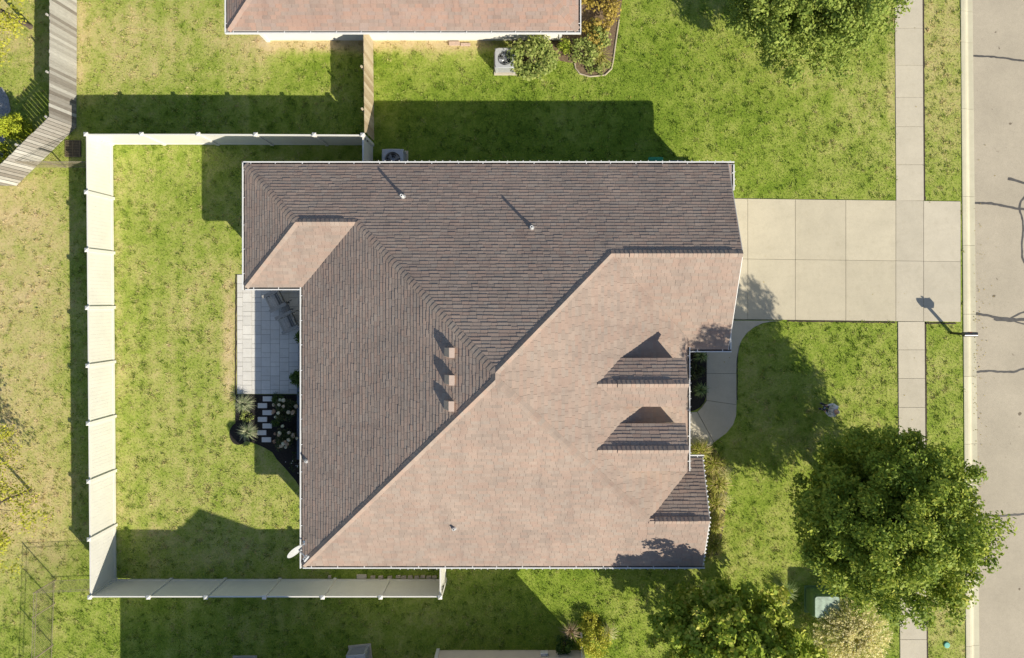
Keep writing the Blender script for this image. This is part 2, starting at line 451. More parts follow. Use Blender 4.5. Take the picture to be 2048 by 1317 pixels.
lawn = bpy.data.objects.new('lawn', me); COL.objects.link(lawn); tag(lawn, kind='structure')

NOGRASS = []                                       # world polygons without grass
def pxpoly(pts, z=0.0): return [PX(a, b, z)[:2] for a, b in pts]

# road
b = MB(); b.add([(kerb_r(-60)-.02,-60,-.075),(30,-60,-.075),(30,60,-.075),(kerb_r(60)-.02,60,-.075)], [(0,1,2,3)])
road = b.build('road', M['asphalt']); tag(road, kind='structure')
def ribbon(mb, pts, w, z, seed):
    R = random.Random(seed); P = []
    pts = [Vector(PX(x, y, 0)[:2]) for x, y in pts]
    fine = []
    for i in range(len(pts)-1):
        n = max(2, int((pts[i+1]-pts[i]).length/.12))
        for k in range(n): fine.append(pts[i].lerp(pts[i+1], k/n))
    fine.append(pts[-1]); V = []
    for i, p in enumerate(fine):
        d = (fine[min(i+1, len(fine)-1)]-fine[max(0, i-1)]).normalized(); nn = Vector((-d.y, d.x))
        ww = w*(.5+R.uniform(-.10, .10)); e = R.uniform(-.012, .012)
        V += [(p.x+nn.x*(ww+e), p.y+nn.y*(ww+e), z), (p.x-nn.x*(ww-e), p.y-nn.y*(ww-e), z)]
    mb.add(V, [(2*i, 2*i+1, 2*i+3, 2*i+2) for i in range(len(fine)-1)])
CR = [([(1948,111),(1990,113),(2020,117),(2048,121),(2120,125)], .085),
      ([(2018,357),(2035,361),(2048,366),(2120,378)], .12),
      ([(1952,406),(1985,407),(2010,412),(2040,418),(2140,421)], .11),
      ([(2041,417),(2044,402),(2052,394),(2080,385)], .09),
      ([(2041,419),(2047,436),(2049,460),(2046,490),(2047,515),(2056,535),(2080,560)], .08),
      ([(1953,628),(1980,632),(2000,637),(2030,640),(2140,640)], .115),
      ([(2022,639),(2035,631),(2060,621),(2100,612)], .07),
      ([(2025,641),(2045,648),(2080,653)], .06),
      ([(1990,638),(2018,641),(2030,641)], .16),
      ([(1953,745),(1980,743),(2010,745),(2030,745),(2048,739),(2120,733)], .085),
      ([(1962,1031),(2000,1034),(2048,1030),(2120,1025)], .075)]
for i, (pts, w) in enumerate(CR):
    b = MB(); ribbon(b, pts, w, -.071 + .0006*i, 100+i); b.build('crack_sealer', M['tar'], road)

# rolled kerb in cast lengths
kerb = empty('kerb', (19.8, 0, 0)); tag(kerb, kind='structure')
prof = [(0,-.12),(0,.030),(.06,.034),(.17,.030),(.26,.005),(.33,-.045),(.40,-.068),(.62,-.062),(.64,-.12)]
ys = [20.0, 13.0, 11.6, 8.6, 4.65, 2.45, -.65, -3.45, -6.5, -9.6, -12.6, -15.6, -21]
R = random.Random(3)
for i in range(len(ys)-1):
    b = MB(); b.r = R.random(); V = []
    for y in (ys[i]-.006, ys[i+1]+.006):
        k = (kerb_r(y)-kerb_l(y))/.63
        V += [(kerb_l(y)+u*k, y, z) for u, z in prof]
    n = len(prof)
    b.add(V, [(j, n+j, n+j+1, j+1) for j in range(n-1)] + [tuple(range(n)), tuple(range(2*n-1, n-1, -1))])
    b.build('kerb_stone', M['kerb'], kerb)

def slab(parent, pts, top, mat, bot=-.09, r=None, bev=.006, name='slab', shrink=.006):
    P = [Vector((a, c)) for a, c in pts]; n = len(P)
    c = sum(P, Vector((0, 0)))/n
    area = sum(P[i].x*P[(i+1)%n].y-P[(i+1)%n].x*P[i].y for i in range(n))
    if area < 0: P = P[::-1]
    Q = []
    for i in range(n):
        a = (P[i]-P[i-1]).normalized(); d = (P[(i+1)%n]-P[i]).normalized()
        na = Vector((-a.y, a.x)); nb = Vector((-d.y, d.x)); m_ = (na+nb)
        m_ = m_/max(.4, m_.length_squared/2)/1.0 if m_.length > 1e-6 else na
        Q.append(P[i]+m_*shrink)
    b = MB(); b.r = random.Random(int(c.x*977+c.y*313)).random() if r is None else r
    b.prism([(q.x, q.y) for q in Q], bot, top)
    return b.build(name, mat, parent, bevel=bev)

# driveway
drive = MB(); drive.prism(pxpoly([(1440,399),(1921,404),(1921,643.5),(1791,643),(1560,640),(1440,640)]), -.10, .012)
drive = drive.build('driveway', M['joint']); tag(drive, kind='structure'); ABS[drive.name] = Vector((0,0,0))
def dy(x, y): return y + (x-1470)*.0125
xs = [1440, 1495, 1590, 1691, 1791, 1846.5, 1920.5]
rows = [397.5, 518, 638.6]
for i in range(6):
    for j in range(2):
        x0, x1 = xs[i], xs[i+1]
        pts = [(x0, dy(x0, rows[j])), (x1, dy(x1, rows[j])), (x1, dy(x1, rows[j+1])), (x0, dy(x0, rows[j+1]))]
        slab(drive, pxpoly(pts), .030, M['concrete'] if i < 4 else M['walk'])
NOGRASS.append(pxpoly([(1440,396),(1921,402),(1921,645),(1791,644),(1440,641)]))

# pavement
pave = empty('pavement', PX(1818, 600)); tag(pave, kind='structure')
def pl(y): return 1789.0 + max(0, y)*.0065 + (2 if y > 640 else 0)
def prr(y): return 1844.5 + max(0, y)*.0065
yj = [-240,-170,-95,-18,57,131,195,254,330,402.0]
yk = [643.5,700,757,815,873,931,989,1047,1105,1163,1221,1279,1337,1400,1470]
for J in (yj, yk):
    for a, c in zip(J[:-1], J[1:]):
        slab(pave, pxpoly([(pl(a),a),(prr(a),a),(prr(c),c),(pl(c),c)]), .030, M['walk'])
    NOGRASS.append(pxpoly([(pl(J[0])-1,J[0]),(prr(J[0])+4,J[0]),(prr(J[-1])+4,J[-1]),(pl(J[-1])-1,J[-1])]))
    b = MB(); b.prism(pxpoly([(pl(J[0])-.6,J[0]),(prr(J[0])+.6,J[0]),(prr(J[-1])+.6,J[-1]),(pl(J[-1])-.6,J[-1])]), -.1, .006)
    b.build('joint_bed', M['joint'], pave)
# bare edged soil along the concrete
b = MB(); R = random.Random(8)
def soil_line(pts, w):
    ribbon(b, pts, w, .020, R.random())
soil_line([(prr(0)+1.6,-240),(prr(0)+1.6,0),(prr(399)+1.6,401)], .075)
soil_line([(prr(645)+1.6,645),(prr(890)+1.6,890),(prr(1317)+1.6,1400)], .085)
soil_line([(1575,642.5),(1690,644),(1790,645.5)], .06)
soil_line([(1846,646.5),(1912,647.5)], .06)
soil_line([(1482,676),(1476,694),(1474,720),(1474,800)], .04)
soil_line([(472.5,549),(472,700),(471.5,790)], .06)
soil = b.build('soil_edge', M['soil']); tag(soil, kind='structure')

# front walk
walkw = empty('front_walk', PX(1445, 780)); tag(walkw, kind='structure')
W1 = [(1400,641),(1566,642),(1545,643.5),(1525,647),(1508,655),(1494,666),(1484,679),(1477,696),(1473,720),(1472.5,747),(1413,747),(1413,696),(1400,696)]
W2 = [(1413,747.2),(1472.5,747.2),(1473,809.5),(1413,801)]
W3 = [(1413,801.2),(1473,809.8),(1472,832),(1466,850),(1453,866),(1428,885),(1394.5,823.5),(1404,815),(1411,805)]
W4 = [(1394,824),(1427.4,885),(1420,893),(1350,893),(1350,824),(1380,824.5)]
for p in (W1, W2, W3, W4):
    slab(walkw, pxpoly(p), .030, M['walk'])
b = MB(); b.prism(pxpoly([(1401,642),(1540,642),(1505,654),(1482,680),(1474,720),(1472,745),(1472,832),(1464,850),(1428,883),(1420,891),(1351,891),(1351,825),(1395,825),(1412,802),(1412.5,696),(1401,696)]), -.1, .005); b.build('joint_bed', M['joint'], walkw)
NOGRASS += [pxpoly(W1), pxpoly([(1380,690),(1474,690),(1474,840),(1455,868),(1428,886),(1350,893),(1350,690)])]

# patio of pale pavers
patio = MB(); patio.prism(pxpoly([(474.5,549.5),(640,549.5),(640,788.5),(474.5,788.5)]), -.1, .014)
patio = patio.build('patio', M['joint']); tag(patio, kind='structure'); ABS[patio.name] = Vector((0,0,0))
cx = [474.6,485.7,504,522.8,541,559.7,578.4,597,615.6,634]
R = random.Random(12)
for i in range(len(cx)-1):
    y = 549.5 - (0 if i % 3 == 0 else (9 if i % 3 == 1 else 18)); k = (i*2) % 3
    while y < 788:
        h = (18.4, 9.2, 18.4)[k % 3] if i % 2 else (18.4, 18.4, 9.2)[k % 3]; k += 1
        a, c = max(549.7, y), min(788.3, y+h); y += h
        if c-a < 2: continue
        slab(patio, pxpoly([(cx[i],a),(cx[i+1],a),(cx[i+1],c),(cx[i],c)]), .030+R.uniform(-.002,.002), M['paver'], bot=-.02, r=R.random(), bev=.004, name='paver', shrink=.005)
NOGRASS.append(pxpoly([(470,548),(645,548),(645,790),(470,790)]))

# planting beds
BEDB = [(472,789.5),(640,789.5),(640,1000),(606,985),(592,962),(570,936),(553,918),(545,905),(530,896),(512,888),(500,884),(482,880),(474,868),(471,845)]
b = MB(); b.prism(pxpoly(BEDB), -.05, .022); bed1 = b.build('back_mulch_bed', M['mulch']); tag(bed1, kind='structure'); ABS[bed1.name] = Vector((0,0,0))
NOGRASS.append(pxpoly(BEDB))
for (x, y) in [(535.5,798),(525.5,811.5),(535,825.5),(525.5,839),(535,852),(524,865.5),(533.5,879.5)]:
    slab(bed1, pxpoly([(x-9.3,y-4.9),(x+9.3,y-4.9),(x+9.3,y+4.9),(x-9.3,y+4.9)]), .052, M['paver'], bot=-.01, name='stepping_stone', shrink=0, bev=.01, r=.9)
BEDF = [(1340,700),(1412.5,700),(1412.5,790),(1409,804),(1400,815),(1390,821),(1380,823.5),(1340,823.5)]
b = MB(); b.prism(pxpoly(BEDF), -.05, .022); bed2 = b.build('front_mulch_bed', M['mulch']); tag(bed2, kind='structure')
BEDS = [(1370,893),(1425,893),(1445,920),(1455,980),(1447,1050),(1440,1110),(1370,1120)]
b = MB(); b.prism(pxpoly(BEDS), -.05, .020); bed3 = b.build('grass_bed', M['soil']); tag(bed3, kind='structure')
NOGRASS += [pxpoly(BEDS), pxpoly(BEDF)]
BEDN = [(1020,60),(1250,-60),(1250,-40),(1236,60),(1228,115),(1223,140),(1210,151),(1180,154),(1160,148),(1152,138),(1150,128),(1120,122),(1080,130),(1030,128)]
b = MB(); b.prism(pxpoly(BEDN), -.05, .020); bed4 = b.build('neighbour_bed', simple('bark_soil', (.17,.12,.075), .95, var=.45, scale=14, bmp=.6)); tag(bed4, kind='structure')
NOGRASS.append(pxpoly(BEDN))
EDG = [(1238,40),(1230,95),(1227,118),(1223,138),(1210,150.5),(1180,153.5),(1160,148),(1151,137),(1149,126)]
b = MB(); b.tube([PX(x, y, .03) for x, y in EDG], .035, 6); ed = b.build('bed_edging', M['stone']); tag(ed, 'curved tan edging strip around the neighbour corner bed', 'edging')
GRV = [(-60,170),(5,176),(17,195),(22,220),(14,250),(10,285),(6,330),(-60,340)]
b = MB(); b.prism(pxpoly(GRV), -.05, .022); gb = b.build('gravel_bed', M['gravel']); tag(gb, kind='structure')
NOGRASS.append(pxpoly(GRV))

# ------------------------------------------------------------------ roofs
P5 = 0.5
EXPO = 0.128          # course height in plan
class Plane:
    """roof plane: eave line through O, û along it, v̂ up the slope (plan); poly in plan"""
    def __init__(s, O, u, z0, poly, p=P5):
        s.O = Vector(O); s.u = Vector(u).normalized(); s.v = Vector((-s.u.y, s.u.x)); s.z0 = z0; s.p = p; s.poly = poly
        k = math.sqrt(1+p*p); s.n = Vector((-p*s.v.x/k, -p*s.v.y/k, 1/k))
    def z(s, x, y): return s.z0 + s.p*(Vector((x, y))-s.O).dot(s.v)
    def pt(s, u, v, h=0):
        q = s.O + s.u*u + s.v*v
        return Vector((q.x, q.y, s.z0+s.p*v)) + s.n*h
    def uv(s):
        return [((Vector(q)-s.O).dot(s.u), (Vector(q)-s.O).dot(s.v)) for q in s.poly]
def crossings(uv, v):
    r = []
    n = len(uv)
    for i in range(n):
        (u0, v0), (u1, v1) = uv[i], uv[(i+1) % n]
        if (v0 > v) != (v1 > v): r.append(u0+(u1-u0)*(v-v0)/(v1-v0))
    return sorted(r)
def tabs(pl, seed, tab=(.20,.42), thick=(.012,.024)):
    """all shingle tabs of a plane as (8 corner tuples, width)"""
    R = random.Random(seed); uv = pl.uv(); out = []
    v0 = min(q[1] for q in uv); v1 = max(q[1] for q in uv); k = 0
    v = v0
    while v < v1-.02:
        a, c = v, min(v+EXPO, v1)
        A = crossings(uv, a+.002); C = crossings(uv, c-.002)
        if len(A) != len(C) or len(A) % 2:
            A = C = crossings(uv, (a+c)/2)
        for i in range(0, len(A)-1, 2):
            la, ra, lc, rc = A[i], A[i+1], C[i], C[i+1]
            cuts = []
            u = max(la, lc) + R.uniform(.04, tab[1])
            while u < min(ra, rc)-.06:
                cuts.append(u); u += R.uniform(*tab)
            L = [(la, lc)] + [(q, q) for q in cuts]; Rr = [(q, q) for q in cuts] + [(ra, rc)]
            for (x0, x0t), (x1, x1t) in zip(L, Rr):
                t = R.uniform(*thick); g = .0036
                dv = R.choice((0, 0, 0, .010, -.008)) if a > v0 else 0
                B = [pl.pt(x0+g, a+dv, 0), pl.pt(x1-g, a+dv, 0), pl.pt(x1-g, a+dv, t), pl.pt(x0+g, a+dv, t),
                     pl.pt(x1t-g, c+.006, .0015), pl.pt(x0t+g, c+.006, .0015)]
                out.append((B, x1-x0, R.random()))
        v += EXPO; k += 1
    return out
TF = [(0,1,2,3), (3,2,4,5), (0,3,5), (1,4,2)]
def cap_pieces(A, B, zf, lift=0.0, expo=.18, seed=1, half=.140):
    """bent cap shingles from low end A to high end B (plan points)"""
    A = Vector(A); B = Vector(B); d = B-A; n = max(1, round(d.length*1.06/expo)); R = random.Random(seed); out = []
    dd = d.normalized(); pp = Vector((-dd.y, dd.x))
    zc = lambda q: zf(q.x, q.y)
    for i in range(n):
        a = A + d*(i/n); c = A + d*((i+1)/n) + dd*.012; V = []
        hw = half*R.uniform(.94, 1.06)
        for q, h in ((a, .050), (c, .034)):
            for sgn in (1, 0, -1):
                w = q + pp*hw*sgn
                z = zc(w) if sgn else zc(q)
                V.append((w.x, w.y, z+h*(.62 if sgn else 1)+lift+(.016 if sgn == 0 else 0)))
        for sgn in (1, 0, -1):
            w = a + pp*hw*sgn; V.append((w.x, w.y, (zc(w) if sgn else zc(a))+lift+.001))
        for sgn in (1, -1):
            w = c + pp*hw*sgn; V.append((w.x, w.y, zc(w)+lift+.001))
        out.append((V, R.random()))
    return out
CF = [(0,1,4,3), (1,2,5,4), (0,6,7,1), (1,7,8,2), (0,3,9,6), (2,8,10,5)]

def slab_roof(mb, pl, th=.13, drop=.002):
    top = [pl.pt(*q, -drop) for q in pl.uv()]
    n = len(top)
    a = sum(pl.uv()[i][0]*pl.uv()[(i+1)%n][1]-pl.uv()[(i+1)%n][0]*pl.uv()[i][1] for i in range(n))
    if a < 0: top = top[::-1]
    bot = [q-Vector((0,0,th)) for q in top]
    mb.add(top+bot, [tuple(range(n)), tuple(range(2*n-1, n-1, -1))] + [(i, n+i, n+(i+1)%n, (i+1)%n) for i in range(n)])

def gutter(parent, a, b, out, z, hang=1.06, clips=None, seed=0):
    """white box gutter from plan point a to b; out: outward plan normal"""
    a = Vector(a); b = Vector(b); o = Vector(out); d = (b-a).normalized(); L = (b-a).length
    def q(s, w, zz): p = a+d*s+o*w; return Vector((p.x, p.y, zz))
    def bx(m_, s0, s1, w0, w1, z0, z1):
        c = (q(s0,w0,z0)+q(s1,w1,z1))/2; D = Vector((d.x,d.y,0)); O = Vector((o.x,o.y,0))
        m_.obox(c, D*(s1-s0)/2, O*(w1-w0)/2, Vector((0,0,(z1-z0)/2)))
    g = MB(); bx(g, 0, L, .078, .125, z-.115, z-.005); bx(g, 0, L, .004, .012, z-.11, z-.03)
    g.mi = 1; bx(g, .003, L-.003, .012, .078, z-.11, z-.085)
    go = g.build('gutter', [M['white'], M['trough']], parent)
    R = random.Random(seed); h = MB(); s = .35
    while s < L-.1:
        bx(h, s-.016, s+.016, .010, .079, z-.018, z-.006); s += hang*R.uniform(.93, 1.07)
    tag(h.build('gutter_hanger', M['white'], go), kind='stuff')
    if clips:
        h = MB(); s = clips[0]
        while s < min(L-.05, clips[1]):
            bx(h, s-.011, s+.011, .125, .168, z-.03, z-.008); s += .31*R.uniform(.85, 1.15)
        tag(h.build('light_clip', M['white'], go), kind='stuff')
    return go

def roof_part(root, planes, caps, mat, seeds, pick, npick=300, deckmat=None):
    """deck + shingles (the picked ones as pieces, the rest one mass) + cap shingles"""
    mb = MB()
    for i, pl in enumerate(planes): slab_roof(mb, pl, drop=.002+.0007*i)
    deck = mb.build('roof', deckmat or M['deck'], root)
    allt = []
    for i, pl in enumerate(planes):
        for t in tabs(pl, seeds+i): allt.append((pick(i, t), t))
    allt.sort(key=lambda e: -e[0])
    for s, (B, w, r) in allt[:npick]:
        m_ = MB(); m_.r = r; m_.add(B, TF); m_.build('shingle', mat, deck)
    m_ = MB()
    for s, (B, w, r) in allt[npick:]:
        m_.r = r; m_.add(B, TF)
    if m_.v: tag(m_.build('shingle_field', mat, deck), kind='stuff')
    for V, r in caps:
        m_ = MB(); m_.r = r; m_.add(V, CF); m_.build('cap_shingle', mat, deck)
    return deck

# ---- main house
ZE = 2.70
XW, XE0, XE = -9.33, 6.90, 6.40          # west edge, where the east plane reaches ZE, actual east edge
YN, YS = 5.56, -10.92
XWW, YWS = -11.70, 0.52                  # small west wing
XG, YGS = 8.14, -2.03                    # garage rake and south edge
XSE, YSE = 7.08, -6.50                   # south-east gable
hd = (XE0-XW)/2; XR = (XW+XE0)/2; ZR = ZE+P5*hd; R1 = YN-hd; R2 = YS+hd
yg = (YN+YGS)/2; zg = ZE+P5*(YN-YGS)/2
ys_ = (YSE+YS)/2; zs = ZE+P5*(YSE-YS)/2
yw = (YN+YWS)/2; zw = ZE+P5*(YN-YWS)/2
# meeting points of hips with the wing ridges
nw_top = (XWW+(YN-yw), yw); ne_w = (XW+(YN-yw), yw)            # wing ridge ends
ng = (XE0-(YN-yg), yg)                                        # garage ridge meets the NE hip
se = (XE0-(ys_-YS), ys_)                                      # SE gable ridge meets the SE hip
house = empty('brown_roof_house', (XR, -2.7, 0))
tag(house, 'large single-storey house with brown shingle hip roof and two front dormers', 'house')
# walls
b = MB()
zt = ZE-.10
b.box(-8.98, 5.95, -10.50, 5.16, 0, zt)
b.box(-11.32, -8.98, .93, 5.16, 0, zt-.003)
b.box(5.95, 7.80, -1.62, 5.16, 0, zt-.002)
b.box(5.95, 6.72, -10.48, -6.92, 0, zt-.004)
for (x, y0, y1, zr) in ((7.80, -1.62, 5.16, zg), (6.72, -10.48, -6.92, zs)):
    ym = (y0+y1)/2; zz = zt+P5*(y1-y0)/2+.04
    b.add([(x-.2,y0,zt),(x-.2,y1,zt),(x-.2,ym,zz),(x,y0,zt),(x,y1,zt),(x,ym,zz)], [(3,4,5),(0,2,1),(0,3,5,2),(1,2,5,4)])
b.build('wall', M['siding'], house)
b = MB()
for k in range(4): b.box(7.80, 7.83, -.6, 4.3, .03+k*.53, .03+k*.53+.515)
b.build('garage_door', M['white'], house)
b = MB(); b.box(5.95, 5.99, -4.9, -4.0, .05, 2.1); fd = b.build('front_door', M['brick'], house)
b = MB(); b.box(5.99, 6.05, -4.85, -4.80, 1.0, 1.06); b.build('door_handle', M['galv'], fd)

pN = Plane((XWW, YN), (-1, 0), ZE, [(XWW,YN),nw_top,ne_w,(XR,R1),ng,(XG,yg),(XG,YN)])
pW = Plane((XW, YN), (0, -1), ZE, [(XW,YWS),(XW,YS),(XR,R2),(XR,R1),ne_w])
pWW = Plane((XWW, YN), (0, -1), ZE, [(XWW,YN),(XWW,YWS),nw_top])
pWS = Plane((XWW, YWS), (1, 0), ZE, [(XWW,YWS),(XW,YWS),ne_w,nw_top])
pS = Plane((XW, YS), (1, 0), ZE, [(XW,YS),(XSE,YS),(XSE,ys_),se,(XR,R2)])
# east plane, valley points with garage and south-east gable
gv = (XE, YGS-(XE0-XE)); sv = (XE, YSE+(XE0-XE)) 
pE = Plane((XE0, YS), (0, 1), ZE, [(XE, YSE+(XE0-XE)), (XE, YGS-(XE0-XE)), ng, (XR,R1), (XR,R2), se])
# recompute valley ends on the actual east edge
pE.poly[0] = (XE, YSE-(XE0-XE)); pE.poly[1] = (XE, YGS+(XE0-XE))
pG = Plane((XG, YGS), (1, 0), ZE, [(XE, YGS+(XE0-XE)), (XE, YGS), (XG,YGS), (XG,yg), ng])
pSE = Plane((XSE, YSE), (-1, 0), ZE, [(XE, YSE), (XSE,YSE), (XSE,ys_), se, (XE, YSE-(XE0-XE))])
def roofz(*pls): return lambda x, y: min(p.z(x, y) for p in pls)
# dormers: ridge height, ridge y, half width
dorm = []
for (ry, zr_, hw) in ((-3.18, 4.87, .93), (-5.68, 4.87, .91)):
    ez = zr_-P5*hw; xf = 6.0
    xb = XE0-(zr_-ZE)/P5; xe = XE0-(ez-ZE)/P5
    dn = Plane((xf, ry+hw), (-1, 0), ez, [(xe,ry+hw),(xb,ry),(xf,ry),(xf,ry+hw)])
    ds = Plane((xf, ry-hw), (1, 0), ez, [(xe,ry-hw),(xf,ry-hw),(xf,ry),(xb,ry)])
    dorm += [dn, ds]
    w = MB(); i_ = .14; zb = lambda x: ZE+P5*(XE0-x)
    x1 = xf-.22; yl, yh = ry-hw+i_, ry+hw-i_; et = ez+P5*i_-.09
    w.add([(x1,yl,zb(x1)-.1),(x1,yh,zb(x1)-.1),(x1,yh,et),(x1,ry,zr_-.09),(x1,yl,et),
           (xe,yl,zb(xe)-.3),(xe,yh,zb(xe)-.3),(xe,yh,et),(xe,ry,zr_-.09),(xe,yl,et)],
          [(0,1,2,3,4),(5,9,8,7,6),(0,4,9,5),(1,6,7,2),(2,7,8,3),(3,8,9,4)])
    dw = w.build('dormer_wall', M['siding_b'], house)
    w = MB(); w.box(x1, x1+.03, ry-.32, ry+.32, zb(x1)+.28, zb(x1)+.95); w.build('dormer_window', M['black'], dw)
planes = [pN, pW, pWW, pWS, pS, pE, pG, pSE] + dorm
caps = []
caps += cap_pieces((XWW+.02, YN-.02), nw_top, roofz(pN, pWW), seed=1)
caps += cap_pieces((XWW+.02, YWS+.02), nw_top, roofz(pWS, pWW), seed=2)
caps += cap_pieces(ne_w, (XR, R1), roofz(pN, pW), seed=3)
caps += cap_pieces((XW+.02, YS+.02), (XR, R2), roofz(pW, pS), seed=4)
caps += cap_pieces(ng, (XR, R1), roofz(pN, pE), seed=5)
caps += cap_pieces(se, (XR, R2), roofz(pS, pE), seed=6)
caps += cap_pieces((XR, R2), (XR, R1), roofz(pW, pE), seed=7)
vents = []
def ridge(a, b, pls, v0, v1, seed):
    """ridge from a to b (plan) with a raised ridge vent between fractions v0 and v1"""
    a = Vector(a); b = Vector(b); out = []
    for (s, e, lift) in ((0, v0, 0), (v0, v1, .034), (v1, 1, 0)):
        if e-s > .02: out += cap_pieces(a.lerp(b, s), a.lerp(b, e), roofz(*pls), lift=lift, seed=seed+int(s*100))
    p0, p1 = a.lerp(b, v0), a.lerp(b, v1); zf = roofz(*pls)
    d = (p1-p0).normalized(); pp = Vector((-d.y, d.x)); V = []
    for q in (p0, p1):
        for sg in (1, 0, -1):
            w = q+pp*.15*sg; z = zf(w.x, w.y); V += [(w.x, w.y, z+.012), (w.x, w.y, z+.034)]
    vents.append((V, [(0,1,7,6),(1,3,9,7),(3,5,11,9),(5,4,10,11),(0,2,3,1),(2,4,5,3),(6,7,9,8),(8,9,11,10)]))
    return out
caps += ridge(nw_top, ne_w, (pN, pWS), .12, .80, 10)
caps += ridge(ng, (XG, yg), (pN, pG), .14, .93, 20)
caps += ridge(se, (XSE, ys_), (pSE, pS), .10, .80, 30)
for k in range(2):
    dn, ds = dorm[2*k], dorm[2*k+1]
    caps += ridge(dn.poly[1], dn.poly[2], (dn, ds), .22, .82, 40+10*k)
def pick(i, t):
    if i in (8, 10): return 10 + t[1]
    if i == 7: return 5 + t[1]
    return t[1] if i in (0,) else t[1]*.5
roof = roof_part(house, planes, caps, M['shingle'], 200, pick)
for V, F in vents:
    m_ = MB(); m_.add(V, F); m_.build('ridge_vent', M['deck'], roof)
# gutters
gutter(house, (XWW-.12, YN), (XG+.26, YN), (0, 1), ZE, clips=(5.6, 99), seed=1)
gutter(house, (XWW, YN+.12), (XWW, YWS-.12), (-1, 0), ZE, seed=2)
gutter(house, (XWW, YWS), (XW-.13, YWS), (0, -1), ZE, seed=3)
gutter(house, (XW, YWS+.0), (XW, YS-.12), (-1, 0), ZE, seed=4)
gutter(house, (XW, YS), (XSE+.10, YS), (0, -1), ZE, clips=(4.0, 99), seed=5)
ze = pE.z(XE, 0)
gutter(house, (XE, YGS+.10), (XE, YSE-.65), (1, 0), ze, clips=(.2, 9), seed=6)
gutter(house, (XE+.13, YGS), (XG+.14, YGS), (0, -1), ZE, seed=7)
gutter(house, (XE+.13, YSE), (XSE+.08, YSE), (0, 1), ZE, seed=8)
gutter(house, (XG+.135, YN), (XG+.135, YN-1.05), (1, 0), ZE, clips=(.3, 9), seed=9)
gutter(house, (XG+.01, YGS), (XG+.01, YGS+1.35), (1, 0), ZE, seed=10)
# eave returns and rake boards with light clips
b = MB(); b.prism([(XG, YN), (XG+.13, YN), (XG+.13, YN-1.05), (XG, YN-1.0)], ZE-.12, ZE-.03); b.build('eave_return', M['shingle'], house)
b = MB(); b.box(7.74, XG+.132, YN-1.06, YN-.003, ZE-.26, ZE-.124); b.build('soffit_box', M['soffit'], house)
for (x, y0, y1, ym, zr_, cl) in ((XG, YN, YGS, yg, zg, 0), (XSE, YSE, YS, ys_, zs, 1)):
    b = MB()
    for (ya, yb) in ((y0, ym), (y1, ym)):
        b.bar((x+.012, ya, ZE-.075), (x+.012, yb, zr_-.075), .022, .13)
    b.build('rake_board', M['white'], house)
    if cl:
        b = MB()
        for (ya, yb) in ((y0, ym), (y1, ym)):
            n = 12
            for k in range(n):
                t = (k+.5)/n; y = ya+(yb-ya)*t; z = ZE+(zr_-ZE)*t
                b.box(x+.024, x+.07, y-.03, y+.03, z-.04, z-.012)
        tag(b.build('light_clip', M['white'], house), kind='stuff')
# roof vents (slant hoods) on the west plane
M['hood'] = simple('tan_hood', (.52,.40,.33), .6, var=.05)
for i, (px, py) in enumerate(((902,706), (902,761), (901,813))):
    x, y, z = PX(px, py, 6.0); z = pW.z(x, y)
    x, y, _ = PX(px, py, z+.2); z = pW.z(x, y); s = .17
    b = MB()
    # hood: flat top at the uphill side, sloping front towards the eave
    zt_ = z+.25
    V = [(x-.30,y-s,pW.z(x-.30,y)-.01),(x-.30,y+s,pW.z(x-.30,y)-.01),(x+.12,y+s,pW.z(x+.12,y)-.01),(x+.12,y-s,pW.z(x+.12,y)-.01),
         (x-.05,y-s,zt_),(x-.05,y+s,zt_),(x+.12,y+s,zt_+.005),(x+.12,y-s,zt_+.005)]
    b.add(V, [(0,3,2,1),(4,7,6,5),(0,1,5,4),(1,2,6,5),(2,3,7,6),(3,0,4,7)][0:1]+[(4,7,6,5)[::-1],(0,4,5,1),(1,5,6,2),(2,6,7,3),(3,7,4,0)])
    v_ = b.build('roof_vent', M['hood'], roof, bevel=.012)
    b = MB(); b.obox((x-.07, y, pW.z(x-.07, y)+.006), Vector((.27,0,.135)), (0,.25,0), Vector((-.003,0,.006))); b.build('flashing', M['shingle'], v_)
def pipe(px, py, pl, h, r, mat):
    x, y, _ = PX(px, py, 4.2)
    for _i in range(4):
        z = pl.z(x, y)+h; x, y, _ = PX(px, py, z)
    z0 = pl.z(x, y)
    b = MB(); b.lathe((x, y, z0), [(r, -.1), (r, h), (r*.62, h), (r*.62, h-.15), (0.001, h-.15)], 16)
    o = b.build('vent_pipe', mat, roof)
    b = MB(); b.lathe((x, y, z0), [(.12, -.05), (r+.035, .07), (r+.01, .11), (r, .11)], 16); b.build('pipe_boot', M['galv'], o)
pipe(802.5, 391, pN, .40, .057, M['white'])
pipe(1063.5, 454, pN, .42, .057, M['white'])
pipe(907, 1060, pS, .20, .05, M['white'])
pipe(611, 924, pW, .14, .04, M['white'])
NOGRASS.append([(-9.1,-10.6),(6.0,-10.6),(6.8,-10.5),(6.8,-6.9),(6.0,-6.9),(6.0,-1.7),(7.85,-1.7),(7.85,5.2),(-11.4,5.2),(-11.4,.9),(-9.1,.9)])

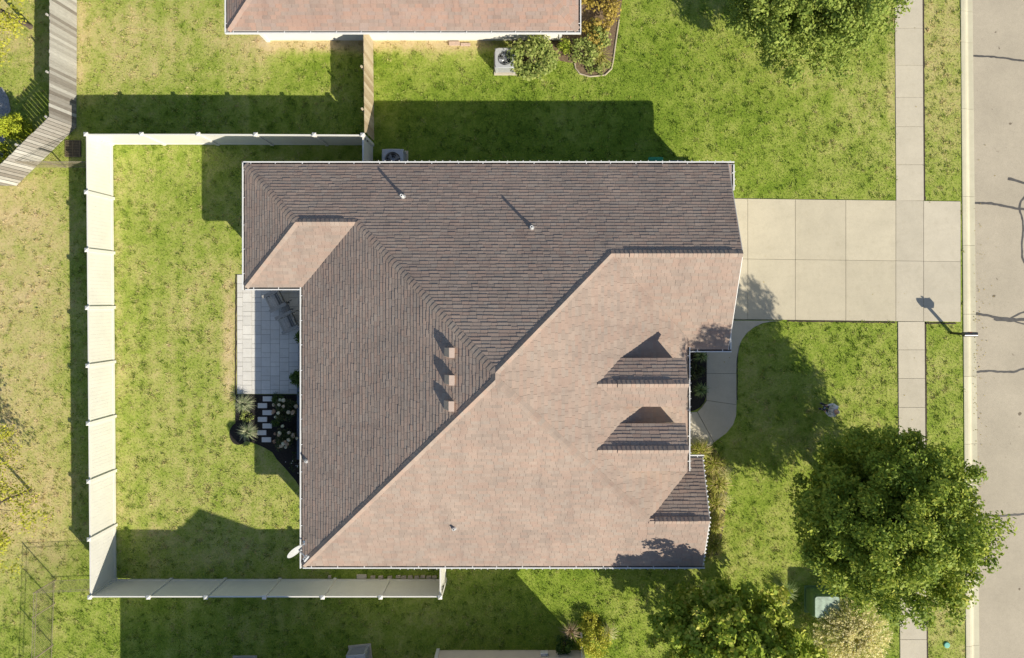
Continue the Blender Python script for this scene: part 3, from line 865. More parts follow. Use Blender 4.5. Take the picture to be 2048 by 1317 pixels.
# ---- neighbour houses
def hip_house(name, label, x0, x1, y0, y1, ze, mat, wallmat, inset, seed, pickf, npick, caps_on=True):
    root = empty(name, ((x0+x1)/2, (y0+y1)/2, 0)); tag(root, label, 'house')
    dx, dy_ = x1-x0, y1-y0
    if dx <= dy_:
        h = dx/2; a = ((x0+x1)/2, y0+h); c = ((x0+x1)/2, y1-h)
        ps = Plane((x0,y0),(1,0),ze,[(x0,y0),(x1,y0),a]); pn = Plane((x1,y1),(-1,0),ze,[(x1,y1),(x0,y1),c])
        pw = Plane((x0,y1),(0,-1),ze,[(x0,y1),(x0,y0),a,c]); pe = Plane((x1,y0),(0,1),ze,[(x1,y0),(x1,y1),c,a])
    else:
        h = dy_/2; a = (x0+h, (y0+y1)/2); c = (x1-h, (y0+y1)/2)
        ps = Plane((x0,y0),(1,0),ze,[(x0,y0),(x1,y0),c,a]); pn = Plane((x1,y1),(-1,0),ze,[(x1,y1),(x0,y1),a,c])
        pw = Plane((x0,y1),(0,-1),ze,[(x0,y1),(x0,y0),a]); pe = Plane((x1,y0),(0,1),ze,[(x1,y0),(x1,y1),c])
    cp = []
    if caps_on:
        cp += cap_pieces((x0+.02,y0+.02), a, roofz(ps, pw), seed=seed)
        cp += cap_pieces((x1-.02,y0+.02), c if dx > dy_ else a, roofz(ps, pe), seed=seed+1)
        cp = [q for q in cp if q[0][0][1] < 14.5 or y0 < 0]
    deck = roof_part(root, [ps, pw, pe, pn], cp, mat, seed*7, pickf, npick)
    return root, deck
nh, nd_ = hip_house('rust_roof_house', 'neighbouring house with rust and tan shingle roof at the top edge', -12.42, 1.98, 11.06, 25.5, 2.70, M['shingle_red'], M['siding'], .6, 61,
                    lambda i, t: (20 - t[0][0].y + t[1]) if i == 0 else 0, 300)
b = MB(); b.box(-11.80, 1.35, 11.68, 24.8, 0, 2.6); b.build('wall', M['siding'], nh)
b = MB()
for k in range(17):
    z = .22+k*.14; b.add([(-11.82,11.640,z),(1.37,11.640,z),(1.37,11.667,z+.139),(-11.82,11.667,z+.139),(-11.82,11.68,z),(1.37,11.68,z)], [(0,1,2,3),(4,5,1,0)])
tag(b.build('siding_board', M['siding'], nh), kind='stuff')
b = MB(); b.box(-11.85,-11.70,11.60,11.76,.0,2.6); b.build('corner_board', M['white'], nh)
b = MB(); b.box(1.28,1.40,11.60,11.76,0,2.6); b.build('corner_board', M['white'], nh)
b = MB(); b.box(-2.6,-2.2,11.585,11.67,1.9,2.15); b.build('wall_vent', M['white'], nh)
b = MB(); b.tube([(.60,11.60,2.55),(.60,11.58,.15),(.60,11.35,.06)], .04, 8); b.build('downspout', M['grey_metal'], nh)
gutter(nh, (-12.54, 11.06), (2.10, 11.06), (0, -1), 2.70, seed=21)
gutter(nh, (-12.42, 11.0), (-12.42, 25.5), (-1, 0), 2.70, seed=22)
gutter(nh, (1.98, 11.0), (1.98, 25.5), (1, 0), 2.70, seed=23)
NOGRASS.append([(-11.9,11.62),(1.4,11.62),(1.4,26),(-11.9,26)])

sh = empty('beige_house', (-6.5, -21, 0)); tag(sh, 'neighbouring house whose beige side wall shows at the bottom edge', 'house')
b = MB(); b.box(-14.8, -2.0, -28, -17.05, 0, 2.8)
b.add([(-14.8,-17.06,2.8),(-2.0,-17.06,2.8),(-8.4,-17.06,5.7)], [(0,2,1)])
b.box(-4.12, 2.36, -22, -15.78, 0, 2.8); b.build('wall', M['siding_b'], sh)
b = MB()
for k in range(18):
    z = .15+k*.145; b.add([(-4.13,-15.745,z),(2.37,-15.745,z),(2.37,-15.775,z+.144),(-4.13,-15.775,z+.144),(-4.13,-15.78,z),(2.37,-15.78,z)], [(0,3,2,1),(4,0,1,5)])
tag(b.build('siding_board', M['siding_b'], sh), kind='stuff')
b = MB(); b.box(-4.2,-4.06,-15.85,-15.70,0,2.8); b.build('corner_board', M['white'], sh)
b = MB(); b.box(2.27,2.42,-15.86,-15.70,0,2.8); b.build('corner_board', M['white'], sh)
b = MB(); b.box(.46,.80,-15.74,-15.60,.35,.62); b.build('wall_vent', M['white'], sh, bevel=.03)
b = MB(); b.tube([(2.30,-15.66,2.8),(2.30,-15.66,.2),(2.34,-15.40,.08),(2.30,-14.95,.05)], .045, 8); b.build('downspout', M['white'], sh)
pa = Plane((-15.2,-16.6),(0,-1),2.95,[(-15.2,-16.6),(-15.2,-28.5),(-8.4,-28.5),(-8.4,-16.6)], 2.95/6.8)
pb = Plane((-1.6,-28.5),(0,1),2.95,[(-1.6,-28.5),(-1.6,-16.6),(-8.4,-16.6),(-8.4,-28.5)], 2.95/6.8)
pc = Plane((2.62,-15.45),(-1,0),2.88,[(2.62,-15.45),(-4.4,-15.45),(-4.4,-19.1),(2.62,-19.1)], .42)
pd = Plane((-4.4,-22.75),(1,0),2.88,[(-4.4,-22.75),(2.62,-22.75),(2.62,-19.1),(-4.4,-19.1)], .42)
roof_part(sh, [pa, pb, pc, pd], [], M['shingle'], 900, lambda i, t: t[1], 0)
NOGRASS.append([(-14.9,-30),(2.4,-30),(2.4,-15.75),(-4.15,-15.75),(-4.15,-17),(-14.9,-17)])

# ------------------------------------------------------------------ fences
def V2(p): return Vector((p[0], p[1]))
def vinyl_run(root, pts, seed, skip_first=False, hp=1.86):
    """posts at pts (plan), boarded panels between them"""
    for i, p in enumerate(pts):
        if i == 0 and skip_first: continue
        b = MB(); b.box(p[0]-.064, p[0]+.064, p[1]-.064, p[1]+.064, 0, hp)
        po = b.build('post', M['vinyl'], root)
        b = MB(); s = .085
        b.box(p[0]-s, p[0]+s, p[1]-s, p[1]+s, hp, hp+.03)
        b.add([(p[0]-s,p[1]-s,hp+.03),(p[0]+s,p[1]-s,hp+.03),(p[0]+s,p[1]+s,hp+.03),(p[0]-s,p[1]+s,hp+.03),(p[0],p[1],hp+.075)], [(0,1,4),(1,2,4),(2,3,4),(3,0,4)])
        b.build('post_cap', M['vinyl'], po)
    R = random.Random(seed)
    for i in range(len(pts)-1):
        a, c = V2(pts[i]), V2(pts[i+1]); d = (c-a).normalized(); n = Vector((-d.y, d.x)); L = (c-a).length
        q = lambda s, w, z: Vector((a.x+d.x*s+n.x*w, a.y+d.y*s+n.y*w, z))
        D3 = Vector((d.x,d.y,0)); N3 = Vector((n.x,n.y,0)); Z3 = Vector((0,0,1))
        b = MB(); b.obox(q(L/2,0,1.775), D3*(L/2-.06), N3*.026, Z3*.045); pn = b.build('panel', M['vinyl'], root)
        b = MB(); b.obox(q(L/2,0,.12), D3*(L/2-.06), N3*.026, Z3*.07); b.build('rail', M['vinyl'], pn)
        k = max(3, round((L-.12)/.152)); w = (L-.13)/k
        for j in range(k):
            s = .065+w*(j+.5); b = MB(); b.r = R.random()
            b.obox(q(s, R.uniform(-.0015,.0015), .955), D3*(w/2-.0014), N3*.011, Z3*.775); b.build('board', M['vinyl'], pn)
wf = empty('white_vinyl_fence', (-18.7, -2.8, 0)); tag(wf, 'tall white vinyl privacy fence with capped posts enclosing the back yard', 'fence')
NWc, SWc = (-18.78, 7.0), (-18.62, -12.58)
wp = [tuple(V2(NWc).lerp(V2(SWc), i/8)) for i in range(9)]
vinyl_run(wf, wp, 1)
vinyl_run(wf, [NWc, (-16.43,7.0), (-14.03,7.0), (-11.6,6.99), (-9.13,6.98), (-7.08,6.97)], 2, True)
vinyl_run(wf, [SWc, (-16.14,-12.58), (-13.71,-12.58), (-11.24,-12.58), (-8.77,-12.58), (-6.32,-12.58), (-3.80,-12.58)], 3, True)
def vgate(name, label, a, c, latch):
    g = empty(name, ((a[0]+c[0])/2, (a[1]+c[1])/2, 0)); tag(g, label, 'gate')
    b = MB(); s = 1 if c[1] > a[1] else -1
    y0, y1 = min(a[1], c[1])+.08, max(a[1], c[1])-.03; x = a[0]
    b.box(x-.03, x+.03, y0, y1, 1.70, 1.80); b.box(x-.03, x+.03, y0, y1, .10, .22)
    b.box(x-.028, x+.028, y0, y0+.09, .22, 1.70); b.box(x-.028, x+.028, y1-.09, y1, .22, 1.70)
    b.build('gate_frame', M['vinyl'], g)
    n = max(3, round((y1-y0-.18)/.15)); w = (y1-y0-.18)/n
    for j in range(n):
        b = MB(); b.box(x-.011, x+.011, y0+.09+w*j+.003, y0+.09+w*(j+1)-.003, .15, 1.74); b.build('board', M['vinyl'], g)
    b = MB(); yl = y0+.03 if latch < 0 else y1-.06
    b.box(x+.03, x+.055, yl-.02, yl+.08, 1.05, 1.22); b.box(x+.03, x+.05, yl-.02, yl+.22, 1.50, 1.55); b.build('latch', M['black'], g)
vgate('white_gate', 'narrow white vinyl gate between the fence corner and the house beside the condenser', (-7.08, 6.97), (-7.08, 5.16), 1)
vgate('white_gate', 'white vinyl gate between the south fence end and the house wall', (-3.80, -12.58), (-3.80, -10.5), -1)

def board_fence(name, label, pts, h, mat, seed, bw=.14, gap=.008, side=1, posts=(), postmat=None, toff=0.03):
    root = empty(name, (pts[0][0], pts[0][1], 0)); tag(root, label, 'fence')
    R = random.Random(seed)
    for i in range(len(pts)-1):
        a, c = V2(pts[i]), V2(pts[i+1]); d = (c-a).normalized(); n = Vector((-d.y, d.x))*side; L = (c-a).length
        g = gap[i] if hasattr(gap, '__len__') else gap
        k = int(L/(bw+g))
        D3 = Vector((d.x,d.y,0)); N3 = Vector((n.x,n.y,0)); Z3 = Vector((0,0,1))
        b = MB()
        for z in (.30, h*.52, h-.22): b.obox(Vector((a.x,a.y,z))+D3*L/2-N3*.035, D3*L/2, N3*.018, Z3*.043)
        b.r = .4; b.build('rail', mat, root)
        for j in range(k):
            s = (j+.5)*L/k; hh = h+R.uniform(-.02, .02); b = MB(); b.r = R.random()
            b.obox(Vector((a.x,a.y,.03+hh/2))+D3*s+N3*R.uniform(0,.006), D3*(L/k-g)/2, N3*.009, Z3*(hh/2-.015)+D3*R.uniform(-.006,.006))
            b.build('board', mat, root)
    for (x, y) in posts:
        b = MB(); b.r = .85; b.tube([(x,y,0),(x,y,h+.04)], .05, 10); b.build('post', mat, root)
    return root
c0, c1, c2, c3 = PX(155.2,-150)[:2], PX(153.7,255)[:2], PX(34,372)[:2], PX(-90,370)[:2]
nrm = (V2(c2)-V2(c1)).normalized(); nrm = Vector((nrm.y, -nrm.x))
pt = [(c1[0]-.10, PX(0,62)[1]), (c1[0]-.10, PX(0,170)[1]), (c1[0]-.14, c1[1]+.0), (c1[0]-1.40, c1[1]-1.18)]
board_fence('grey_wooden_fence', 'weathered grey wooden board fence bending round the top left corner', [c0, c1, c2, c3], 1.74, M['wood_grey'], 5, .138, (.004, .020, .008), -1*-1, pt)
board_fence('tan_wooden_fence', 'newer tan wooden board fence running up to the rust-roofed house', [(-7.07, 11.66), (-7.02, 7.16)], 1.76, M['wood_tan'], 6, .14, .006, 1, [(-7.15, 9.9), (-7.12, 8.1)])

def picket_fence(name, label, pts, h, posts, sp=.105):
    root = empty(name, (pts[0][0], pts[0][1], 0)); tag(root, label, 'fence')
    b = MB(); r = MB()
    for i in range(len(pts)-1):
        a, c = V2(pts[i]), V2(pts[i+1]); d = (c-a).normalized(); L = (c-a).length
        n = int(L/sp)
        for j in range(n+1):
            p = a+d*(j*L/n); b.box(p.x-.005, p.x+.005, p.y-.005, p.y+.005, .06, h-.02)
        for z in (.12, h-.16, h): r.bar((a.x,a.y,z), (c.x,c.y,z), .012, .014)
    tag(b.build('picket', M['bronze'], root), kind='stuff'); r.build('rail', M['bronze'], root)
    for p in posts:
        q = MB(); q.box(p[0]-.02, p[0]+.02, p[1]-.02, p[1]+.02, 0, h+.04); q.build('post', M['bronze'], root)
k0, k1, k2 = (-18.85, -12.52), PX(112, 1160)[:2], PX(104, 1390)[:2]
picket_fence('black_picket_fence', 'thin black metal picket fence turning the corner at bottom left', [k0, k1, k2], 1.36, [k1, PX(110,1207)[:2], PX(107,1290)[:2]])
picket_fence('black_picket_fence', 'short black metal picket fence between white fence and grey wooden fence', [(-18.86, 5.95), (-22.15, 5.95)], 1.36, [(-18.9, 5.95), (-20.9, 5.95)], .085)

# ------------------------------------------------------------------ garden and yard things
def ac_unit(label, cx_, cy_, s=.46, h=.80, rot=0.0, seed=1):
    root = empty('air_conditioner', (cx_, cy_, 0), rot, absolute=False); tag(root, label, 'air conditioner', 'condensers beside the houses')
    b = MB(); b.box(-s-.08, s+.08, -s-.08, s+.08, 0, .07); b.build('pad', M['walk'], root, bevel=.01)
    b = MB(); b.box(-s+.05, s-.05, -s+.05, s-.05, .09, h-.33); b.build('coil', M['ac_coil'], root)
    b = MB()
    for k in range(14):
        z = .12+k*(h-.24)/13
        for sg in (-1, 1):
            b.box(-s+.06, s-.06, sg*(s-.028)-.012, sg*(s-.028)+.012, z, z+.022); b.box(sg*(s-.028)-.012, sg*(s-.028)+.012, -s+.06, s-.06, z, z+.022)
    for sx in (-1, 1):
        for sy in (-1, 1): b.box(sx*(s-.05)-.05, sx*(s-.05)+.05, sy*(s-.05)-.05, sy*(s-.05)+.05, .075, h-.05)
    b.build('louvre', M['grey_metal'], root)
    # top with round opening
    b = MB(); n = 32; r0 = s*.74; V = []
    def sq(t, k):
        c, q = math.cos(t), math.sin(t); m_ = (abs(c)**k+abs(q)**k)**(1/k); return c/m_, q/m_
    for k in range(n):
        t = 2*math.pi*k/n; x, y = sq(t, 8)
        V += [(x*s, y*s, h-.06), (x*s, y*s, h-.012), (x*(s-.02), y*(s-.02), h), (math.cos(t)*r0, math.sin(t)*r0, h), (math.cos(t)*r0, math.sin(t)*r0, h-.10)]
    b.add(V, [tuple((5*k+j, 5*((k+1)%n)+j, 5*((k+1)%n)+j+1, 5*k+j+1)) for k in range(n) for j in range(4)])
    b.build('top_panel', M['grey_metal'], root)
    b = MB(); b.disc((0,0), r0, h-.30, 24); b.build('well', M['black'], root)
    b = MB()
    for k in range(4):
        t = k*math.pi/2+.5+seed
        c, q = math.cos(t), math.sin(t); c2, q2 = math.cos(t+.75), math.sin(t+.75)
        b.add([(c*.06,q*.06,h-.16),(c*r0*.9,q*r0*.9,h-.13),(c2*r0*.9,q2*r0*.9,h-.20),(c2*.06,q2*.06,h-.19)], [(0,1,2,3)])
    b.disc((0,0), .09, h-.12, 12); b.build('fan', M['fan'], root)
    b = MB()
    for rr in (.3, .55, .8, .97): b.tube([(math.cos(2*math.pi*k/24)*r0*rr, math.sin(2*math.pi*k/24)*r0*rr, h+.004) for k in range(25)], .004, 4, False)
    for k in range(6): b.bar((0,0,h+.006), (math.cos(k*math.pi/3)*r0, math.sin(k*math.pi/3)*r0, h+.006), .006, .006)
    b.build('guard', M['grey_metal'], root)
    return root
ac_unit('grey condenser beside the leafy shrub and the rust-roofed house', -1.10, 10.62, .44, .78)
ac_unit('grey condenser half hidden under the north gutter of the main house', -6.03, 6.15, .47, .80, 0, 3)
ac_unit('grey condenser near the middle of the bottom edge, tilted a little', -7.62, -16.02, .43, .80, .10, 2)
ac_unit('grey condenser cut by the bottom edge, left of the other one', -12.83, -16.55, .46, .78, 0, 1)

# drain grate
dg = empty('drain_grate', PX(146, 298)); tag(dg, 'dark cast iron drain grate in the grass by the white fence corner', 'drain grate')
x, y, _ = PX(146.5, 298); b = MB(); 
b.box(x-.36, x+.36, y-.36, y+.36, -.02, .022); b.build('well', M['black'], dg)
b = MB()
for k in range(11): b.box(x-.35, x+.35, y-.36+k*.072-.021, y-.36+k*.072+.021, .022, .045)
for k in (-1, 0, 1): b.box(x+k*.33-.022, x+k*.33+.022, y-.36, y+.36, .022, .048)
b.build('bar', M['grate'], dg)
NOGRASS.append([(x-.4,y-.4),(x+.4,y-.4),(x+.4,y+.4),(x-.4,y+.4)])

# satellite dish over the south-west roof corner
sd = empty('satellite_dish', (-9.2, -10.0, 2.9)); tag(sd, 'grey satellite dish with feed arm on the roof corner', 'satellite dish')
c = Vector(PX(590, 1104, 3.35)); nrm3 = Vector((.72, -.60, .36)).normalized()
ux = Vector((0,0,1)).cross(nrm3).normalized(); uy = nrm3.cross(ux)
V = [c - nrm3*.07]; F = []; rings = 4; n = 28
for r in range(1, rings+1):
    f = r/rings
    for k in range(n):
        t = 2*math.pi*k/n
        V.append(c + ux*math.cos(t)*.33*f + uy*math.sin(t)*.37*f - nrm3*.07*(1-f*f))
for k in range(n): F.append((0, 1+k, 1+(k+1)%n))
for r in range(rings-1):
    for k in range(n): F.append((1+r*n+k, 1+(r+1)*n+k, 1+(r+1)*n+(k+1)%n, 1+r*n+(k+1)%n))
b = MB(); b.add(V, F); o = b.build('reflector', M['grey_metal'], sd, smooth=True)
so = o.modifiers.new('solid', 'SOLIDIFY'); so.thickness = .012
foot = Vector(PX(606, 1090, 2.95)); foot.z = pW.z(foot.x, foot.y)
low = c - uy*.30
b = MB(); b.tube([foot, foot+Vector((-.05,-.02,.16)), c-nrm3*.10], .024, 8); b.obox(foot+Vector((0,0,.01)), (.09,0,.045), (0,.09,0), (0,0,.008)); b.build('mast', M['galv'], sd)
b = MB(); lnb = Vector(PX(613, 1116, 3.30)); b.bar(low, lnb, .05, .04); b.build('feed_arm', M['grey_metal'], sd)
b = MB(); sx_ = Vector((ux.x, ux.y, 0)).normalized()
b.obox(lnb+Vector((.03,-.02,.05)), sx_*.14, Vector((nrm3.x,nrm3.y,0))*.035, (0,0,.04))
for k in (-1,0,1): b.obox(lnb+sx_*.09*k-nrm3*.06+Vector((0,0,.06)), sx_*.028, nrm3*.035, (0,0,.03))
b.build('receiver', M['white'], sd)

# mailbox
mb_ = empty('mailbox', PX(1902.5, 666.5)); tag(mb_, 'dark roadside mailbox on a post beside the kerb', 'mailbox')
x, y, _ = PX(1902.5, 666.5)
b = MB(); b.box(x-.05, x+.05, y-.05, y+.05, 0, 1.06); b.box(x-.20, x+.24, y-.035, y+.035, .98, 1.045); b.build('post', M['black'], mb_)
b = MB(); n = 10; V = []
for xx in (x-.21, x+.35):
    V += [(xx, y-.10, 1.07), (xx, y-.10, 1.20)]
    V += [(xx, y-.10*math.cos(math.pi*k/n), 1.20+.10*math.sin(math.pi*k/n)) for k in range(1, n)]
    V += [(xx, y+.10, 1.20), (xx, y+.10, 1.07)]
m_ = len(V)//2
b.add(V, [tuple(range(m_)), tuple(range(2*m_-1, m_-1, -1))]+[(k, m_+k, m_+(k+1)%m_, (k+1)%m_) for k in range(m_)])
b.build('box', simple('mailbox_enamel', (.05,.05,.055), .3, var=.1, spec=.6), mb_)
b = MB(); b.box(x+.351, x+.362, y-.09, y+.09, 1.075, 1.28); b.build('door', M['black'], mb_)
b = MB(); b.box(x+.0, x+.02, y+.101, y+.112, 1.14, 1.30); b.box(x+.0, x+.10, y+.101, y+.112, 1.25, 1.31); b.build('flag', simple('red_flag', (.35,.03,.02)), mb_)

# transformer cabinet
tb = empty('transformer_box', PX(1640, 1200)); tag(tb, 'green utility transformer cabinet between the street tree and blond grass', 'utility box')
x0, y0, _ = PX(1608.5, 1171.5); x1, y1 = x0+1.32, y0-1.18
b = MB(); b.box(x0-.02, x1+.02, y1-.02, y0+.02, 0, .06); b.build('pad', M['green_box'], tb, bevel=.02)
def rr_ring(x0, x1, y0, y1, r, z, n=4):
    P = []
    for (cx_, cy_, t0) in ((x1-r,y1-r,0),(x0+r,y1-r,1),(x0+r,y0+r,2),(x1-r,y0+r,3)):
        for k in range(n+1):
            t = (t0+k/n)*math.pi/2; P.append((cx_+r*math.cos(t), cy_+r*math.sin(t), z))
    return P
def loft(mb, rings, cap=True):
    n = len(rings[0]); V = [p for r in rings for p in r]
    F = [(i*n+k, i*n+(k+1)%n, (i+1)*n+(k+1)%n, (i+1)*n+k) for i in range(len(rings)-1) for k in range(n)]
    if cap: F += [tuple(range(n-1,-1,-1)), tuple(range((len(rings)-1)*n, len(rings)*n))]
    mb.add(V, F)
b = MB(); loft(b, [rr_ring(x0+.05,x1-.05,y1+.05,y0-.05,.14,.06), rr_ring(x0+.07,x1-.07,y1+.07,y0-.07,.14,.70), rr_ring(x0+.13,x1-.10,y1+.10,y0-.13,.12,.80)]); b.build('cabinet', M['green_box'], tb, smooth=False)
b = MB(); loft(b, [rr_ring(x0+.15,x1-.11,y1+.11,y0-.15,.11,.80), rr_ring(x0+.15,x1-.11,y1+.11,y0-.15,.11,.815)]); b.build('lid', simple('pale_green_lid', (.27,.36,.28), .4, var=.35, scale=5, spec=.4), tb)
NOGRASS.append([(x0-.1,y1-.1),(x1+.1,y1-.1),(x1+.1,y0+.1),(x0-.1,y0+.1)])

def wheelie(label, x, y, body, lid, h=1.03, w=.31):
    root = empty('wheelie_bin', (x, y, 0)); tag(root, label, 'bin')
    b = MB(); loft(b, [rr_ring(x-w*.78,x+w*.78,y-w*.8,y+w*.8,.06,.05), rr_ring(x-w*.97,x+w*.97,y-w,y+w,.06,h-.07)]); b.build('body', body, root)
    b = MB(); loft(b, [rr_ring(x-w-.02,x+w+.02,y-w-.03,y+w+.03,.07,h-.069), rr_ring(x-w-.02,x+w+.02,y-w-.03,y+w+.03,.07,h-.03), rr_ring(x-w*.8,x+w*.8,y-w*.8,y+w*.8,.07,h)]); b.build('lid', lid, root)
    for s in (-1, 1):
        q = MB(); q.tube([(x+s*w*.62,y-w*.75,.11),(x+s*w*.85,y-w*.75,.11)], .11, 14); q.build('wheel', M['black'], root)
wheelie('green wheeled bin against the north wall of the main house', 5.48, 5.88, M['green_bin'], M['green_bin'])
wheelie('navy wheeled bin with blue lid beside the green bin', 6.36, 5.72, M['blue_bin'], M['blue_lid'])
gbx = empty('storage_box', (7.3, 5.55, 0)); tag(gbx, 'small pale grey box by the garage corner, right of the bins', 'box')
b = MB(); b.box(6.95, 7.62, 5.22, 5.83, 0, .45); b.build('body', M['grey_metal'], gbx, bevel=.02)
b = MB(); b.box(6.93, 7.64, 5.20, 5.86, .452, .50); b.build('lid', M['white'], gbx, bevel=.015)

# patio furniture: local frame, front towards +x
def adirondack(label, loc, rz):
    root = empty('adirondack_chair', loc, rz, absolute=False); tag(root, label, 'chair', 'chairs on the patio')
    R = random.Random(int(loc[0]*100))
    for k in range(6):                          # seat slats from front edge to back
        s = k/5; x = .44-.50*s; z = .37-.13*s if k else .345
        b = MB(); b.r = .8+.2*R.random() if k < 4 else .2  # sky reflection put into the tone: front slats pale, rest dark
        b.obox((x,0,z), (.040,0,.010 if k else .03), (0,.29,0), (-.003,0,.010)); b.build('seat_slat', M['chair'], root)
    for k in range(5):                          # back slats, reclined
        y = (k-2)*.112; L = .86-.06*abs(k-2)
        b = MB(); b.r = .10+.15*R.random(); d = Vector((-.42,0,.91)).normalized()
        a = Vector((-.06,y*.86,.235)); e = a+d*L+Vector((0,y*.12,0)); c = (a+e)/2
        b.obox(c, (e-a)/2, (0,.050,0), Vector((.91,0,.42))*.010); b.build('back_slat', M['chair'], root)
    for s in (-1, 1):
        b = MB(); b.r = .45; b.obox((.10,s*.355,.545), (.40,0,.008), (0,.072,0), (0,0,.011)); b.build('armrest', M['chair'], root)
        b = MB(); b.r = .2; b.box(.34,.42,s*.325-.012,s*.325+.012,.03,.535); b.build('leg', M['chair'], root)
        b = MB(); b.r = .2; b.obox((-.02,s*.30,.21), (.50,0,-.17), (0,.011,0), (.02,0,.055)); b.build('leg', M['chair'], root)
    b = MB(); b.r = .2; b.obox((-.27,0,.50), (.02,0,.0), (0,.36,0), (0,0,.035)); b.build('back_rail', M['chair'], root)
    return root
fang = math.atan2(-.45, -.89)
adirondack('grey slatted patio chair partly under the wing gutter', (-11.22, .02, .03), fang)
adirondack('grey slatted patio chair in front of the potted shrub', (-10.66, -.96, .03), fang-.03)
st = empty('side_table', (-10.88, -.34, .03), fang, absolute=False); tag(st, 'small grey slatted table between the two patio chairs', 'table')
for k in range(4):
    b = MB(); b.r = .15+.1*k; b.obox((-.15+.10*k, 0, .42), (.045,0,0), (0,.21,0), (0,0,.011)); b.build('slat', M['chair'], st)
for sx in (-1, 1):
    for sy in (-1, 1):
        b = MB(); b.r = .2; b.box(sx*.14-.02, sx*.14+.02, sy*.16-.02, sy*.16+.02, 0, .408); b.build('leg', M['chair'], st)
bb = empty('storage_bench', PX(598, 712)); tag(bb, 'black storage bench against the wall between two potted shrubs', 'bench')
b = MB(); b.box(-10.22, -9.62, -3.02, -1.98, .03, .44); b.build('body', M['ledge'], bb, bevel=.01)
b = MB()
for k in range(3): b.box(-10.25+.22*k, -10.25+.22*k+.205, -3.05, -1.95, .442, .475)
b.build('lid', M['ledge'], bb)
pb_ = empty('planter_box', (-9.9, -5.1, 0)); tag(pb_, 'long slate-blue raised planter along the back wall', 'planter')
b = MB()
for (a, c, d, e) in ((-10.30,-10.24,-7.05,-3.25), (-9.56,-9.50,-7.05,-3.25), (-10.238,-9.562,-7.05,-6.99), (-10.238,-9.562,-3.31,-3.25)): b.box(a, c, d, e, .02, .46)
b.build('side_board', M['ledge'], pb_)
b = MB(); b.box(-10.33,-10.19,-7.08,-3.22,.462,.49); b.box(-9.60,-9.47,-7.08,-3.22,.462,.49); b.build('rim', M['ledge'], pb_)
b = MB(); b.box(-10.236,-9.564,-6.985,-3.315,.1,.40); b.build('soil', M['mulch'], pb_)

# small stones and lids
ORD = ['nearest tan','second tan','third tan','fourth tan','fifth tan','sixth tan','seventh tan','eighth tan','ninth tan','farthest tan']
for k, (x, y) in enumerate([(660,1155),(746,1156),(762,1156),(780,1156.5),(797,1155),(808,1156),(821,1155.5),(834,1156),(846,1155),(858,1156),(869,1155.5)]):
    X, Y, _ = PX(x, y-2.0); R = random.Random(k)
    w = .11 if k else .07
    b = MB(); b.prism([(X-w,Y-.06),(X+w,Y-.065),(X+w*.95,Y+.07),(X-w*.9,Y+.06)], 0, .09+R.uniform(-.02,.02))
    o = b.build('edging_stone', M['stone'], bevel=.012); tag(o, ORD[10-k]+' edging stone from the gate in the row along the south fence' if k else 'lone small tan stone at the south fence, left of the concrete block', 'stone', 'edging stones along the south fence')
x, y, _ = PX(724, 1153); b = MB(); b.box(x-.22, x+.22, y-.08, y+.10, 0, .10); tag(b.build('concrete_block', M['walk'], bevel=.012), 'flat pale concrete block among the stones at the south fence', 'block')
x, y, _ = PX(909, 88); b = MB(); b.box(x-.25, x+.24, y-.09, y+.09, 0, .07); tag(b.build('paving_block', M['pinkstone'], bevel=.01), 'pink paving block lying at the foot of the neighbour wall, left one', 'block')
x, y, _ = PX(931, 90); b = MB(); b.box(x-.22, x+.22, y-.07, y+.07, 0, .06); tag(b.build('paving_block', M['pinkstone'], bevel=.01), 'thinner pink paving block at the neighbour wall, right one', 'block')
x, y, _ = PX(1893, 1290); b = MB(); b.lathe((x,y,0), [(.13,0),(.13,.045),(.11,.055),(.0,.058)], 18); tag(b.build('valve_cover', M['teal']), 'small round teal valve cover in the verge at bottom right', 'valve cover')
x, y, _ = PX(1340, 306); 

# ------------------------------------------------------------------ plants
def crown_clumps(R, n, rx, ry, rz, lo=-.55, wob=.16, lobes=0, lr=.36):
    if lobes:                                   # boughs: uneven lobes, each a group of twig clumps
        i = np.arange(lobes)+.5; zz = 1-(1-lo)*i/lobes; t = i*2.39996+R.uniform(0, 6)
        d = norm(np.stack([np.sqrt(1-zz*zz)*np.cos(t), np.sqrt(1-zz*zz)*np.sin(t), zz], -1)+R.normal(size=(lobes, 3))*.10)
        c = d*(R.uniform(.58, .66, lobes))[:,None]
        c = np.concatenate([c, [[0,0,.1],[.15,.1,.4],[-.15,.1,-.1],[0,-.2,.2]]])
        k = R.integers(0, len(c), n); dd = norm(R.normal(size=(n, 3)))
        s = (lr*R.uniform(.82, 1.12, len(c)))[k]
        q = c[k] + dd*(s*R.random(n)**.35)[:,None]; rq = np.linalg.norm(q, axis=1, keepdims=True)
        q = q*np.where(rq > .93, (.93+.2*np.tanh((rq-.93)/.4)*.5)/rq, 1)
        return q*np.array([rx, ry, rz])
    d = norm(R.normal(size=(n*4, 3))); d = d[d[:,2] > lo][:n]
    f = R.uniform(.38, 1.0, len(d))**.55
    ph = np.arctan2(d[:,1], d[:,0])
    f *= 1 + wob*np.sin(3*ph+R.uniform(0,6)) + .5*wob*np.sin(5*ph+R.uniform(0,6)) + R.uniform(-.10,.10,len(d))
    return d*f[:,None]*np.array([rx, ry, rz])
